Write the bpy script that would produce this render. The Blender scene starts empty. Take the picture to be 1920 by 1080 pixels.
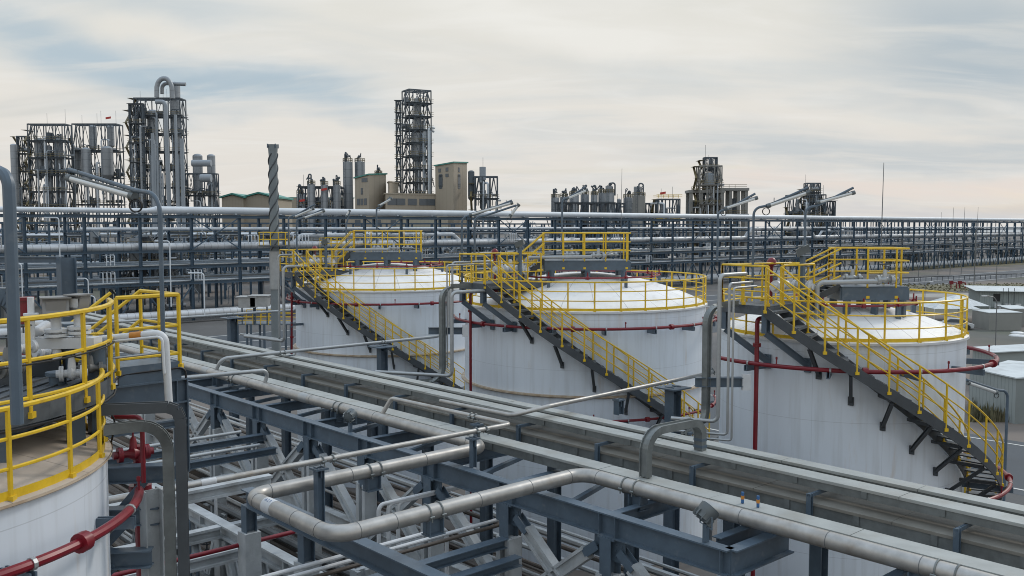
import bpy, math, random
from mathutils import Vector, Matrix
random.seed(7)
R_ = math.radians
# ------------------------------------------------------------------ camera
CZ = 13.0                      # eye height over the ground
F = 1750.0                     # focal length in photo pixels (photo 1920 wide)
PITCH = math.atan(116 / F)
scene = bpy.context.scene
cam = bpy.data.cameras.new('camera')
cam.sensor_width = 36.0
cam.lens = 36.0 * F / 1920
cam.clip_start = 0.3
cam.clip_end = 9000
camo = bpy.data.objects.new('camera', cam)
camo.location = (0, 0, CZ)
camo.rotation_euler = (math.pi / 2 - PITCH, 0, 0)
scene.collection.objects.link(camo)
scene.camera = camo
scene.cycles.filter_width = 1.0
# ------------------------------------------------------------------ exposure
scene.view_settings.view_transform = 'Standard'
scene.view_settings.look = 'None'
scene.view_settings.exposure = 0.0
scene.view_settings.gamma = 1.0
scene.view_settings.use_curve_mapping = False
# ------------------------------------------------------------------ world
SUN_EL, SUN_AZ = R_(38), R_(50)        # azimuth from +Y towards +X
w = bpy.data.worlds.new('World'); scene.world = w; w.use_nodes = True
nt = w.node_tree; nt.nodes.clear()
def nd(t, nt_, **k):
    n = nt_.nodes.new(t)
    for a, b in k.items(): setattr(n, a, b)
    return n
def setin(n, **k):
    for a, b in k.items(): n.inputs[a.replace('_', ' ')].default_value = b
def build_world():
    L = nt.links.new
    out = nd('ShaderNodeOutputWorld', nt); bg = nd('ShaderNodeBackground', nt)
    bg.inputs['Strength'].default_value = 0.10
    L(bg.outputs[0], out.inputs[0])
    sky = nd('ShaderNodeTexSky', nt); sky.sky_type = 'NISHITA'; sky.sun_disc = False
    sky.sun_elevation = SUN_EL; sky.sun_rotation = SUN_AZ
    sky.air_density = 1.0; sky.dust_density = 2.0; sky.altitude = 0
    tc = nd('ShaderNodeTexCoord', nt); sep = nd('ShaderNodeSeparateXYZ', nt)
    L(tc.outputs['Generated'], sep.inputs[0])
    # project direction on a cloud deck: (x, y) / (z + c)
    za = nd('ShaderNodeMath', nt, operation='MAXIMUM'); za.inputs[1].default_value = 0.0
    L(sep.outputs['Z'], za.inputs[0])
    zb = nd('ShaderNodeMath', nt, operation='ADD'); zb.inputs[1].default_value = 0.16; L(za.outputs[0], zb.inputs[0])
    dx = nd('ShaderNodeMath', nt, operation='DIVIDE'); L(sep.outputs['X'], dx.inputs[0]); L(zb.outputs[0], dx.inputs[1])
    dy = nd('ShaderNodeMath', nt, operation='DIVIDE'); L(sep.outputs['Y'], dy.inputs[0]); L(zb.outputs[0], dy.inputs[1])
    com = nd('ShaderNodeCombineXYZ', nt); L(dx.outputs[0], com.inputs[0]); L(dy.outputs[0], com.inputs[1])
    def cloud(rot, scx, scy, sc, det, lo, hi, loc=(0, 0, 0), dist=0.6):
        mp = nd('ShaderNodeMapping', nt); mp.inputs['Rotation'].default_value = (0, 0, R_(rot))
        mp.inputs['Scale'].default_value = (scx, scy, 1); mp.inputs['Location'].default_value = loc
        L(com.outputs[0], mp.inputs[0])
        nz = nd('ShaderNodeTexNoise', nt); nz.inputs['Scale'].default_value = sc
        nz.inputs['Detail'].default_value = det; nz.inputs['Roughness'].default_value = 0.55
        nz.inputs['Distortion'].default_value = dist
        L(mp.outputs[0], nz.inputs['Vector'])
        mr = nd('ShaderNodeMapRange', nt); mr.interpolation_type = 'SMOOTHSTEP'
        mr.inputs['From Min'].default_value = lo; mr.inputs['From Max'].default_value = hi
        L(nz.outputs['Fac'], mr.inputs[0]); return mr.outputs[0]
    def rgb(c):
        n = nd('ShaderNodeRGB', nt); n.outputs[0].default_value = (*[v * 10 for v in c], 1); return n.outputs[0]
    def mix(fac, a, b):
        n = nd('ShaderNodeMix', nt, data_type='RGBA')
        if isinstance(fac, float): n.inputs[0].default_value = fac
        else: L(fac, n.inputs[0])
        L(a, n.inputs[6]); L(b, n.inputs[7]); return n.outputs[2]
    # vertical tint of the cloud deck itself: warm low, neutral in the middle, cool above
    ramp = nd('ShaderNodeValToRGB', nt); L(sep.outputs['Z'], ramp.inputs[0])
    cr = ramp.color_ramp
    cr.elements[0].position = 0.0; cr.elements[0].color = (.74, .71, .67, 1)
    cr.elements[1].position = 1.0; cr.elements[1].color = (.86, 1.06, 1.32, 1)
    for p_, c_ in ((.05, (.77, .735, .685)), (.12, (.78, .755, .705)), (.22, (.76, .75, .70)), (.34, (.77, .79, .79)), (.55, (.82, .95, 1.08))):
        e = cr.elements.new(p_); e.color = (*c_, 1)
    x10 = nd('ShaderNodeVectorMath', nt, operation='SCALE'); x10.inputs['Scale'].default_value = 10
    L(ramp.outputs[0], x10.inputs[0])
    base = x10.outputs[0]
    m1 = cloud(-8, .7, 1.5, 1.0, 5, .44, .72, (1.7, .35, 0), 1.2)
    f1 = nd('ShaderNodeMath', nt, operation='MULTIPLY'); f1.inputs[1].default_value = .42; L(m1, f1.inputs[0])
    c = mix(f1.outputs[0], base, rgb((.56, .62, .655)))
    m2 = cloud(-14, .8, 1.9, 1.7, 6, .42, .72, (5.2, 2.1, 0), 1.4)
    f2 = nd('ShaderNodeMath', nt, operation='MULTIPLY'); f2.inputs[1].default_value = .38; L(m2, f2.inputs[0])
    c = mix(f2.outputs[0], c, rgb((.86, .85, .82)))
    # flat direction coordinates of the part of the sky ahead, wobbled by noise
    ya = nd('ShaderNodeMath', nt, operation='MAXIMUM'); ya.inputs[1].default_value = .05; L(sep.outputs['Y'], ya.inputs[0])
    def div(o):
        n = nd('ShaderNodeMath', nt, operation='DIVIDE'); L(o, n.inputs[0]); L(ya.outputs[0], n.inputs[1]); return n.outputs[0]
    ax_, ez = div(sep.outputs['X']), div(sep.outputs['Z'])
    wn = nd('ShaderNodeTexNoise', nt); wn.inputs['Scale'].default_value = 5; wn.inputs['Detail'].default_value = 5; L(tc.outputs['Generated'], wn.inputs['Vector'])
    def m(op, a, b=None):
        n = nd('ShaderNodeMath', nt, operation=op)
        for i_, v_ in enumerate((a, b)):
            if v_ is None: continue
            if isinstance(v_, (int, float)): n.inputs[i_].default_value = v_
            else: L(v_, n.inputs[i_])
        return n.outputs[0]
    def rng(v_, a, b, c_, d_):
        n = nd('ShaderNodeMapRange', nt); n.interpolation_type = 'SMOOTHSTEP'; L(v_, n.inputs[0])
        for nm, q in zip(('From Min', 'From Max', 'To Min', 'To Max'), (a, b, c_, d_)): n.inputs[nm].default_value = q
        return n.outputs[0]
    wob = m('MULTIPLY', m('SUBTRACT', wn.outputs['Fac'], .5), .10)
    shared = [cloud(-18, .8, 1.7, 2.2, 6, .30, .62, (3, 9, 0), 1.0), cloud(-18, .8, 1.6, 2.0, 6, .30, .62, (8, 2, 0), 1.0)]
    def streak(a0, e0, a1, e1, wid, fade, col, amt, c):
        """a long bank of cloud between two sky directions"""
        sl_ = (e1 - e0) / (a1 - a0)
        e_ = m('SUBTRACT', m('ADD', ez, wob), m('ADD', m('MULTIPLY', m('SUBTRACT', ax_, a0), sl_), e0))
        k = m('MULTIPLY', rng(m('ABSOLUTE', e_), wid * .15, wid, 1, 0), m('MULTIPLY', rng(ax_, a0 - fade, a0 + fade * .4, 0, 1), rng(ax_, a1 - fade * .4, a1 + fade, 1, 0)))
        nz = shared[int(a0 * 100) % 2]
        k = m('MULTIPLY', m('MULTIPLY', k, m('ADD', m('MULTIPLY', nz, .6), .4)), amt)
        return mix(k, c, rgb(col))
    c = streak(-.52, .178, -.17, .134, .040, .10, (.42, .535, .62), .85, c)
    c = streak(-.60, .205, -.48, .20, .03, .06, (.45, .55, .62), .7, c)
    c = streak(-.62, .245, -.30, .235, .03, .12, (.50, .58, .63), .6, c)
    c = streak(-.42, .12, -.05, .10, .018, .10, (.55, .61, .65), .6, c)
    c = streak(.42, .20, .70, .17, .10, .16, (.42, .50, .56), .85, c)
    c = streak(.20, .085, .62, .075, .035, .16, (.53, .58, .61), .75, c)
    c = streak(.10, .17, .34, .15, .03, .10, (.60, .645, .66), .5, c)
    c = streak(.22, .045, .62, .040, .016, .12, (.80, .71, .65), .7, c)
    c = streak(.30, .018, .70, .018, .012, .12, (.60, .60, .62), .6, c)
    c = streak(-.06, .235, .22, .19, .035, .12, (.88, .87, .83), .6, c)
    # real sky through the thinnest parts of the deck
    m3 = cloud(-20, .5, 1.9, .8, 3, .56, .74, (3.4, 7.7, 0))
    c = mix(m('MULTIPLY', m3, .25), c, sky.outputs[0])
    L(c, bg.inputs['Color'])
build_world()
# ------------------------------------------------------------------ sun behind the thin overcast
sl = bpy.data.lights.new('sun', 'SUN'); sl.energy = 1.2; sl.angle = R_(10); sl.color = (1, .93, .84)
so = bpy.data.objects.new('sun', sl); so.location = (60, 60, 120)
sd = Vector((math.sin(SUN_AZ) * math.cos(SUN_EL), math.cos(SUN_AZ) * math.cos(SUN_EL), math.sin(SUN_EL)))
so.rotation_euler = (-sd).to_track_quat('-Z', 'Y').to_euler()
scene.collection.objects.link(so)
# ------------------------------------------------------------------ coordinates
_A = R_(41.9); SA, CA = math.sin(_A), math.cos(_A)
SP, CP = math.sin(PITCH), math.cos(PITCH)
V3 = Vector
def W(U, V, h):                      # plant grid: U runs away to the left, V away to the right, h metres below the eye
    return V3((-U * SA + V * CA, U * CA + V * SA, CZ - h))
def Dp(x, y, d):                     # the place seen at photo pixel (x, y), d metres ahead
    a = (x - 960) / F; b = (y - 540) / F
    k = d / (CP - b * SP)
    return V3((a * k, d, CZ - (SP + b * CP) * k))
def Hp(x, y, h):                     # the place seen at (x, y), h metres below the eye
    a = (x - 960) / F; b = (y - 540) / F
    k = h / (SP + b * CP)
    return V3((a * k, (CP - b * SP) * k, CZ - h))
def Gp(x, y): return Hp(x, y, CZ)
UD = V3((-SA, CA, 0)); VD = V3((CA, SA, 0)); ZD = V3((0, 0, 1))
# ------------------------------------------------------------------ mesh builder
class MB:
    def __init__(s): s.v = []; s.f = []
    def add(s, vs, fs):
        n = len(s.v); s.v.extend([tuple(p) for p in vs]); s.f.extend([tuple(i + n for i in q) for q in fs]); return s
    def obox(s, c, ax, ay, az):      # centre and three half-axis vectors
        c = V3(c); vs = [c + ax * i + ay * j + az * k for i in (-1, 1) for j in (-1, 1) for k in (-1, 1)]
        fl = ax.cross(ay).dot(az) < 0
        fs = [(0, 1, 3, 2), (4, 6, 7, 5), (0, 4, 5, 1), (2, 3, 7, 6), (0, 2, 6, 4), (1, 5, 7, 3)]
        if fl: fs = [tuple(reversed(q)) for q in fs]
        return s.add(vs, fs)
    def box(s, x0, y0, z0, x1, y1, z1):
        return s.obox(((x0 + x1) / 2, (y0 + y1) / 2, (z0 + z1) / 2), V3(((x1 - x0) / 2, 0, 0)), V3((0, (y1 - y0) / 2, 0)), V3((0, 0, (z1 - z0) / 2)))
    def frame(s, p0, p1, up=None):
        d = V3(p1) - V3(p0); L = d.length; d = d / L
        up = V3(up) if up is not None else ZD
        if abs(d.dot(up)) > .97: up = VD if abs(d.dot(VD)) < .9 else UD
        sd_ = d.cross(up).normalized(); u = sd_.cross(d).normalized()
        return d, sd_, u, L
    def bar(s, p0, p1, wd, ht, up=None, dz=0):     # rectangular bar
        p0 = V3(p0); p1 = V3(p1); d, a, u, L = s.frame(p0, p1, up)
        return s.obox((p0 + p1) / 2 + u * dz, d * L / 2, a * wd / 2, u * ht / 2)
    def ibeam(s, p0, p1, wd, ht, up=None, t=None):  # I section
        t = t or max(.02, ht * .05); p0 = V3(p0); p1 = V3(p1); d, a, u, L = s.frame(p0, p1, up); c = (p0 + p1) / 2
        s.obox(c + u * (ht / 2 - t / 2), d * L / 2, a * wd / 2, u * t / 2)
        s.obox(c - u * (ht / 2 - t / 2), d * L / 2, a * wd / 2, u * t / 2)
        s.obox(c, d * (L / 2 - .001), a * t * .4, u * (ht / 2 - t)); return s
    def chan(s, p0, p1, wd, ht, up=None, t=.025):   # tray: floor and two sides
        p0 = V3(p0); p1 = V3(p1); d, a, u, L = s.frame(p0, p1, up); c = (p0 + p1) / 2
        s.obox(c - u * (ht / 2 - t / 2), d * L / 2, a * wd / 2, u * t / 2)
        for k in (-1, 1): s.obox(c + a * k * (wd / 2 - t / 2) + u * t / 2, d * L / 2, a * t / 2, u * (ht / 2 - t / 2))
        return s
    def fillet(s, pts, rb, n=5):
        pts = [V3(p) for p in pts]
        if rb <= 0 or len(pts) < 3: return pts
        out = [pts[0]]
        for i in range(1, len(pts) - 1):
            a, b, c = pts[i - 1], pts[i], pts[i + 1]
            d1 = (a - b); d2 = (c - b); l1, l2 = d1.length, d2.length
            if l1 < 1e-6 or l2 < 1e-6: continue
            d1 /= l1; d2 /= l2; ang = d1.angle(d2)
            if ang > 3.05: out.append(b); continue
            t = min(rb / math.tan(ang / 2), l1 * .48, l2 * .48)
            r = t * math.tan(ang / 2); bis = (d1 + d2).normalized(); cc = b + bis * (r / math.sin(ang / 2))
            s0 = b + d1 * t - cc; s1 = b + d2 * t - cc; tot = s0.angle(s1)
            for k in range(n + 1):
                f = k / n
                out.append(cc + (s0 * math.sin((1 - f) * tot) + s1 * math.sin(f * tot)) / math.sin(tot))
        out.append(pts[-1]); return out
    def tube(s, pts, r, seg=8, rb=0, closed=False, cap=True, n=5):
        pts = s.fillet(pts, rb, n); m = len(pts); vs = []; fs = []
        T = []
        for i in range(m):
            if closed: t = pts[(i + 1) % m] - pts[i - 1]
            elif i == 0: t = pts[1] - pts[0]
            elif i == m - 1: t = pts[-1] - pts[-2]
            else: t = (pts[i + 1] - pts[i]).normalized() + (pts[i] - pts[i - 1]).normalized()
            T.append(t.normalized())
        up = ZD if abs(T[0].z) < .9 else V3((1, 0, 0))
        nrm = (up - T[0] * up.dot(T[0])).normalized()
        for i in range(m):
            if i: nrm = (nrm - T[i] * nrm.dot(T[i])); nrm = nrm.normalized() if nrm.length > 1e-6 else V3((1, 0, 0))
            b = T[i].cross(nrm)
            ri = r[i] if isinstance(r, (list, tuple)) else r
            for k in range(seg):
                a = 2 * math.pi * k / seg; vs.append(pts[i] + (nrm * math.cos(a) + b * math.sin(a)) * ri)
        for i in range(m if closed else m - 1):
            j = (i + 1) % m
            for k in range(seg):
                k2 = (k + 1) % seg; fs.append((i * seg + k, i * seg + k2, j * seg + k2, j * seg + k))
        if cap and not closed: fs.append(tuple(range(seg - 1, -1, -1))); fs.append(tuple((m - 1) * seg + k for k in range(seg)))
        return s.add(vs, fs)
    def lathe(s, prof, c=(0, 0, 0), seg=48, a0=0, a1=360):   # prof: (r, z)
        c = V3(c); full = abs(a1 - a0) >= 360; ns = seg if full else seg + 1; vs = []; fs = []
        for r, z in prof:
            for k in range(ns):
                a = R_(a0 + (a1 - a0) * k / seg); vs.append((c.x + r * math.sin(a), c.y - r * math.cos(a), c.z + z))
        for i in range(len(prof) - 1):
            for k in range(seg):
                k2 = (k + 1) % ns; fs.append((i * ns + k, i * ns + k2, (i + 1) * ns + k2, (i + 1) * ns + k))
        return s.add(vs, fs)
    def cyl(s, c, r, h, seg=16, r2=None):
        r2 = r if r2 is None else r2
        return s.tube([V3(c), V3(c) + V3((0, 0, h))], [r, r2], seg)
    def disc(s, c, ax, r, t, seg=16):                        # flange
        ax = V3(ax).normalized(); return s.tube([V3(c) - ax * t / 2, V3(c) + ax * t / 2], r, seg)
    def prism(s, poly, z0, z1):
        n = len(poly); vs = [(p[0], p[1], z0) for p in poly] + [(p[0], p[1], z1) for p in poly]
        fs = [tuple(range(n - 1, -1, -1)), tuple(range(n, 2 * n))] + [(i, (i + 1) % n, n + (i + 1) % n, n + i) for i in range(n)]
        return s.add(vs, fs)
# ------------------------------------------------------------------ object helpers
COL = scene.collection
def mesh_from(mb, name, m, off=V3((0, 0, 0)), smooth=35):
    me = bpy.data.meshes.new(name)
    me.from_pydata([(x - off.x, y - off.y, z - off.z) for x, y, z in mb.v], [], mb.f)
    me.materials.append(m)
    if smooth:
        me.polygons.foreach_set('use_smooth', [True] * len(me.polygons))
        me.set_sharp_from_angle(angle=R_(smooth))
    me.update(); return me
def tag(o, label=None, cat=None, group=None, kind=None):
    if label: o['label'] = label
    if cat: o['category'] = cat
    if group: o['group'] = group
    if kind: o['kind'] = kind
    return o
def thing(name, label, cat, loc=(0, 0, 0), rz=0, group=None, kind=None):
    o = bpy.data.objects.new(name, None); o.empty_display_size = .2
    o.location = loc; o.rotation_euler = (0, 0, rz); COL.objects.link(o)
    return tag(o, label, cat, group, kind)
def base_of(o):                       # offset that turns world-built vertices into local ones
    p = V3((0, 0, 0))
    while o is not None: p += V3(o.location); o = o.parent
    return p
def part(name, mb, m, parent, world=True, label=None, smooth=35, kind=None):
    off = base_of(parent) if world else V3((0, 0, 0))
    o = bpy.data.objects.new(name, mesh_from(mb, name, m, off, smooth)); COL.objects.link(o); o.parent = parent
    if label: o['label'] = label
    if kind: o['kind'] = kind
    return o
def solo(name, mb, m, label=None, cat=None, group=None, kind=None, smooth=35):
    xs, ys, zs = zip(*mb.v); off = V3(((min(xs) + max(xs)) / 2, (min(ys) + max(ys)) / 2, min(zs)))
    if kind == 'structure': off = V3((0, 0, 0))
    o = bpy.data.objects.new(name, mesh_from(mb, name, m, off, smooth)); o.location = off; COL.objects.link(o)
    return tag(o, label, cat, group, kind)
def dup(root, loc, rz=None, label=None, group=None):
    def cp_(o, par):
        c = o.copy(); COL.objects.link(c); c.parent = par
        for ch in list(o.children): cp_(ch, c)
        return c
    c = cp_(root, root.parent); c.location = loc
    if rz is not None: c.rotation_euler = (0, 0, rz)
    if label: c['label'] = label
    if group: c['group'] = group
    return c
# ------------------------------------------------------------------ materials
def mat(name, col, rough=.5, metal=0., n_amt=.12, n_scale=3., col2=None, bump=0., bscale=40., stretch=(1, 1, 1), spec=.5, r_var=.0, lo=.35, hi=.7):
    m = bpy.data.materials.new(name); m.use_nodes = True; t = m.node_tree; b = t.nodes['Principled BSDF']; L = t.links.new
    b.inputs['Roughness'].default_value = rough; b.inputs['Metallic'].default_value = metal
    b.inputs['Specular IOR Level'].default_value = spec
    tc = nd('ShaderNodeTexCoord', t); mp = nd('ShaderNodeMapping', t); mp.inputs['Scale'].default_value = stretch
    L(tc.outputs['Object'], mp.inputs[0])
    nz = nd('ShaderNodeTexNoise', t); nz.inputs['Scale'].default_value = n_scale; nz.inputs['Detail'].default_value = 6
    nz.inputs['Roughness'].default_value = .6; L(mp.outputs[0], nz.inputs['Vector'])
    mr = nd('ShaderNodeMapRange', t); mr.inputs['From Min'].default_value = lo; mr.inputs['From Max'].default_value = hi
    L(nz.outputs['Fac'], mr.inputs[0])
    mx = nd('ShaderNodeMix', t, data_type='RGBA')
    c2 = col2 or tuple(v * (1 - n_amt * 2) for v in col)
    mx.inputs[6].default_value = (*col, 1); mx.inputs[7].default_value = (*c2, 1)
    L(mr.outputs[0], mx.inputs[0]); L(mx.outputs[2], b.inputs['Base Color'])
    if r_var:
        m2 = nd('ShaderNodeMapRange', t); m2.inputs['To Min'].default_value = rough - r_var; m2.inputs['To Max'].default_value = rough + r_var
        L(nz.outputs['Fac'], m2.inputs[0]); L(m2.outputs[0], b.inputs['Roughness'])
    if bump:
        n2 = nd('ShaderNodeTexNoise', t); n2.inputs['Scale'].default_value = bscale; L(tc.outputs['Object'], n2.inputs['Vector'])
        bp = nd('ShaderNodeBump', t); bp.inputs['Strength'].default_value = bump; bp.inputs['Distance'].default_value = .02
        L(n2.outputs['Fac'], bp.inputs['Height']); L(bp.outputs[0], b.inputs['Normal'])
    m['mix'] = mx.name
    return m
def add_lines(m, axis_expr, period, width, dark=.55):
    """thin dark seams every `period` along an object axis ('X','Y','Z') or 'ANG' (degrees round the z axis)"""
    t = m.node_tree; L = t.links.new; b = t.nodes['Principled BSDF']
    src = b.inputs['Base Color'].links[0].from_socket
    tc = nd('ShaderNodeTexCoord', t); sp = nd('ShaderNodeSeparateXYZ', t); L(tc.outputs['Object'], sp.inputs[0])
    if axis_expr == 'ANG':
        a = nd('ShaderNodeMath', t, operation='ARCTAN2'); L(sp.outputs['Y'], a.inputs[0]); L(sp.outputs['X'], a.inputs[1]); v = a.outputs[0]
        period = R_(period)
    else: v = sp.outputs[axis_expr]
    d = nd('ShaderNodeMath', t, operation='DIVIDE'); L(v, d.inputs[0]); d.inputs[1].default_value = period
    fr = nd('ShaderNodeMath', t, operation='FRACT'); L(d.outputs[0], fr.inputs[0])
    if axis_expr == 'ANG':   # keep the seam the same width at every radius
        ln = nd('ShaderNodeVectorMath', t, operation='LENGTH')
        cx = nd('ShaderNodeCombineXYZ', t); L(sp.outputs['X'], cx.inputs[0]); L(sp.outputs['Y'], cx.inputs[1]); L(cx.outputs[0], ln.inputs[0])
        wd = nd('ShaderNodeMath', t, operation='DIVIDE'); wd.inputs[0].default_value = width / period; L(ln.outputs['Value'], wd.inputs[1]); ws = wd.outputs[0]
        lt = nd('ShaderNodeMath', t, operation='LESS_THAN'); L(fr.outputs[0], lt.inputs[0]); L(ws, lt.inputs[1])
    else:
        lt = nd('ShaderNodeMath', t, operation='LESS_THAN'); L(fr.outputs[0], lt.inputs[0]); lt.inputs[1].default_value = width / period
    mx = nd('ShaderNodeMix', t, data_type='RGBA', blend_type='MULTIPLY'); L(lt.outputs[0], mx.inputs[0]); L(src, mx.inputs[6])
    mx.inputs[7].default_value = (dark, dark, dark, 1); L(mx.outputs[2], b.inputs['Base Color'])
    return m
def add_stain(m, col, lo, hi, scale, stretch, detail=5, amt=1.0):
    t = m.node_tree; L = t.links.new; b = t.nodes['Principled BSDF']; src = b.inputs['Base Color'].links[0].from_socket
    tc = nd('ShaderNodeTexCoord', t); mp = nd('ShaderNodeMapping', t); mp.inputs['Scale'].default_value = stretch
    mp.inputs['Location'].default_value = (3.1, 7.7, 1.3); L(tc.outputs['Object'], mp.inputs[0])
    nz = nd('ShaderNodeTexNoise', t); nz.inputs['Scale'].default_value = scale; nz.inputs['Detail'].default_value = detail; L(mp.outputs[0], nz.inputs['Vector'])
    mr = nd('ShaderNodeMapRange', t); mr.inputs['From Min'].default_value = lo; mr.inputs['From Max'].default_value = hi; mr.inputs['To Max'].default_value = amt
    L(nz.outputs['Fac'], mr.inputs[0])
    mx = nd('ShaderNodeMix', t, data_type='RGBA'); L(mr.outputs[0], mx.inputs[0]); L(src, mx.inputs[6]); mx.inputs[7].default_value = (*col, 1)
    L(mx.outputs[2], b.inputs['Base Color']); return m
M = {}
M['shell'] = mat('tank_white_paint', (.69, .755, .83), .42, n_amt=.05, n_scale=.9, stretch=(1, 1, .25), bump=.05, bscale=1.2)
add_stain(M['shell'], (.42, .44, .45), .50, .76, 3.0, (1.6, 1.6, .10), amt=.42)
add_stain(M['shell'], (.48, .38, .27), .62, .80, 2.2, (1.2, 1.2, .22), amt=.55)
add_lines(M['shell'], 'Z', 1.9, .014, .80); add_lines(M['shell'], 'ANG', 30, .012, .84)
M['roof'] = mat('tank_roof_paint', (.82, .82, .81), .5, n_amt=.07, n_scale=1.1)
add_stain(M['roof'], (.50, .48, .45), .55, .85, 2.4, (1, 1, 1), amt=.5)
add_lines(M['roof'], 'ANG', 15, .03, .66)
M['roofdirty'] = mat('dirty_roof_paint', (.50, .43, .36), .6, n_amt=.14, n_scale=1.6)
add_stain(M['roofdirty'], (.24, .19, .15), .5, .8, 1.5, (1, 1, 1), amt=.7); add_lines(M['roofdirty'], 'ANG', 22.5, .02, .6)
M['rust'] = mat('rusty_cream', (.55, .47, .36), .6, n_amt=.2, n_scale=3, col2=(.36, .25, .16))
M['yellow'] = mat('safety_yellow', (.72, .475, .02), .38, n_amt=.10, n_scale=5); add_stain(M['yellow'], (.40, .24, .04), .62, .8, 6, (1, 1, 1), amt=.6)
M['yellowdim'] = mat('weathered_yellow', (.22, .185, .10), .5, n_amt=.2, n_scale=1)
M['red'] = mat('fire_red', (.20, .008, .018), .35, n_amt=.16, n_scale=4)
M['steel'] = mat('blue_grey_steel', (.090, .128, .170), .42, n_amt=.12, n_scale=2.5); add_stain(M['steel'], (.20, .22, .235), .60, .8, 5, (1, 1, 1), amt=.5)
M['steeld'] = mat('dark_grey_steel', (.060, .070, .080), .5, n_amt=.15, n_scale=2)
M['rack'] = mat('far_rack_steel', (.055, .100, .150), .5, n_amt=.15, n_scale=.3)
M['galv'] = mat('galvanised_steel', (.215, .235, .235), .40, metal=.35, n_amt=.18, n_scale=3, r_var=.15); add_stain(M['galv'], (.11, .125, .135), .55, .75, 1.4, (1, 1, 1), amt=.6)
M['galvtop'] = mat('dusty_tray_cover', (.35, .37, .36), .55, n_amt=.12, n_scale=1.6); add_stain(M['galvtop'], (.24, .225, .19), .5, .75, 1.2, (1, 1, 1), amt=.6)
M['dusty'] = mat('dusty_wide_cover', (.22, .21, .185), .6, n_amt=.18, n_scale=1.2); add_stain(M['dusty'], (.16, .145, .12), .5, .75, 2.2, (1, 1, 1), amt=.6)
M['stain'] = mat('stainless_pipe', (.45, .44, .42), .44, metal=.65, n_amt=.14, n_scale=3, r_var=.1); add_stain(M['stain'], (.25, .19, .13), .58, .8, 2.0, (1, 1, 1), amt=.55)
M['pipe'] = mat('silver_pipe', (.40, .42, .43), .4, metal=.5, n_amt=.1, n_scale=2)
M['insul'] = mat('insulated_pipe_jacket', (.55, .58, .61), .42, metal=.35, n_amt=.1, n_scale=.4); add_lines(M['insul'], 'X', 1.0, .07, .6)
M['white'] = mat('white_pipe_paint', (.60, .65, .70), .45, n_amt=.08, n_scale=.3)
M['whitep'] = mat('white_paint', (.62, .64, .66), .45, n_amt=.08, n_scale=3)
M['conc'] = mat('fireproofing', (.43, .46, .48), .8, n_amt=.13, n_scale=2.0, bump=.3, bscale=30); add_stain(M['conc'], (.20, .19, .17), .52, .78, 1.6, (1, 1, .4), amt=.6)
M['rackpipe'] = mat('blue_grey_pipe', (.17, .215, .26), .5, n_amt=.15, n_scale=.3)
M['stack'] = mat('stack_paint', (.19, .22, .235), .5, n_amt=.12, n_scale=1)
M['cable'] = mat('black_cable', (.012, .012, .014), .5)
M['grate'] = mat('steel_grating', (.10, .115, .13), .6, n_amt=.2, n_scale=4); 
M['cabinet'] = mat('brushed_cabinet', (.25, .25, .25), .45, metal=.5, n_amt=.1, n_scale=2)
M['lampm'] = mat('lamp_housing', (.13, .15, .16), .45, metal=.3, n_amt=.1)
M['chrome'] = mat('lamp_tube_glass', (.62, .64, .64), .18, metal=.25, n_amt=.06)
M['beige'] = mat('beige_cladding', (.37, .325, .26), .75, n_amt=.05, n_scale=.05); add_lines(M['beige'], 'X', 1.2, .12, .88)
M['teal'] = mat('teal_roof', (.07, .27, .23), .5, n_amt=.1, n_scale=.1)
M['silo'] = mat('silo_steel', (.33, .36, .39), .45, metal=.3, n_amt=.2, n_scale=.15, stretch=(1, 1, .2)); add_lines(M['silo'], 'Z', 2.6, .18, .72)
M['far'] = mat('far_steel', (.10, .125, .15), .6, n_amt=.2, n_scale=.1)
M['farc'] = mat('far_concrete', (.30, .30, .285), .8, n_amt=.15, n_scale=.1)
M['farpipe'] = mat('far_pipe', (.30, .34, .38), .5, n_amt=.1, n_scale=.1)
M['window'] = mat('window_glass', (.10, .12, .14), .2, n_amt=.1)
M['tread'] = mat('stair_tread', (.085, .10, .115), .55, n_amt=.2, n_scale=6)
M['ground'] = mat('gravel', (.115, .115, .115), .95, n_amt=.2, n_scale=.06, bump=.4, bscale=2); add_stain(M['ground'], (.20, .165, .14), .45, .65, .035, (1, 1, 1)); add_stain(M['ground'], (.085, .095, .07), .56, .62, .02, (1, 1, 1), amt=.8)
M['asph'] = mat('asphalt', (.070, .082, .095), .85, n_amt=.12, n_scale=.15)
M['slab'] = mat('concrete_slab', (.075, .062, .052), .9, n_amt=.2, n_scale=.5)
M['grass'] = mat('dry_grass', (.10, .10, .055), .9, n_amt=.3, n_scale=.4, col2=(.14, .12, .07))
M['mark'] = mat('road_paint', (.6, .6, .58), .7)
M['tin'] = mat('tin_roof', (.56, .61, .63), .6, n_amt=.1, n_scale=.4); add_lines(M['tin'], 'X', .5, .05, .8); add_stain(M['tin'], (.28, .29, .29), .55, .75, .8, (1, 1, 1), amt=.6)
M['tinw'] = mat('ribbed_wall', (.31, .35, .35), .7, n_amt=.08, n_scale=.3); add_lines(M['tinw'], 'X', .35, .05, .7)
M['boxw'] = mat('container_wall', (.26, .265, .25), .7, n_amt=.08, n_scale=.3); add_lines(M['boxw'], 'X', .3, .05, .75)
M['dark'] = mat('dark_opening', (.02, .022, .025), .6)
M['carp'] = mat('car_paint', (.5, .52, .54), .3)
M['blueband'] = mat('blue_band', (.03, .12, .30), .5)
M['orange'] = mat('orange_band', (.55, .22, .03), .5)
M['brownpipe'] = mat('dull_brown_pipe', (.115, .095, .08), .55, metal=.2, n_amt=.25, n_scale=.7)
M['greypipe'] = mat('dull_grey_pipe', (.19, .20, .205), .5, metal=.3, n_amt=.2, n_scale=.7)
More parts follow.
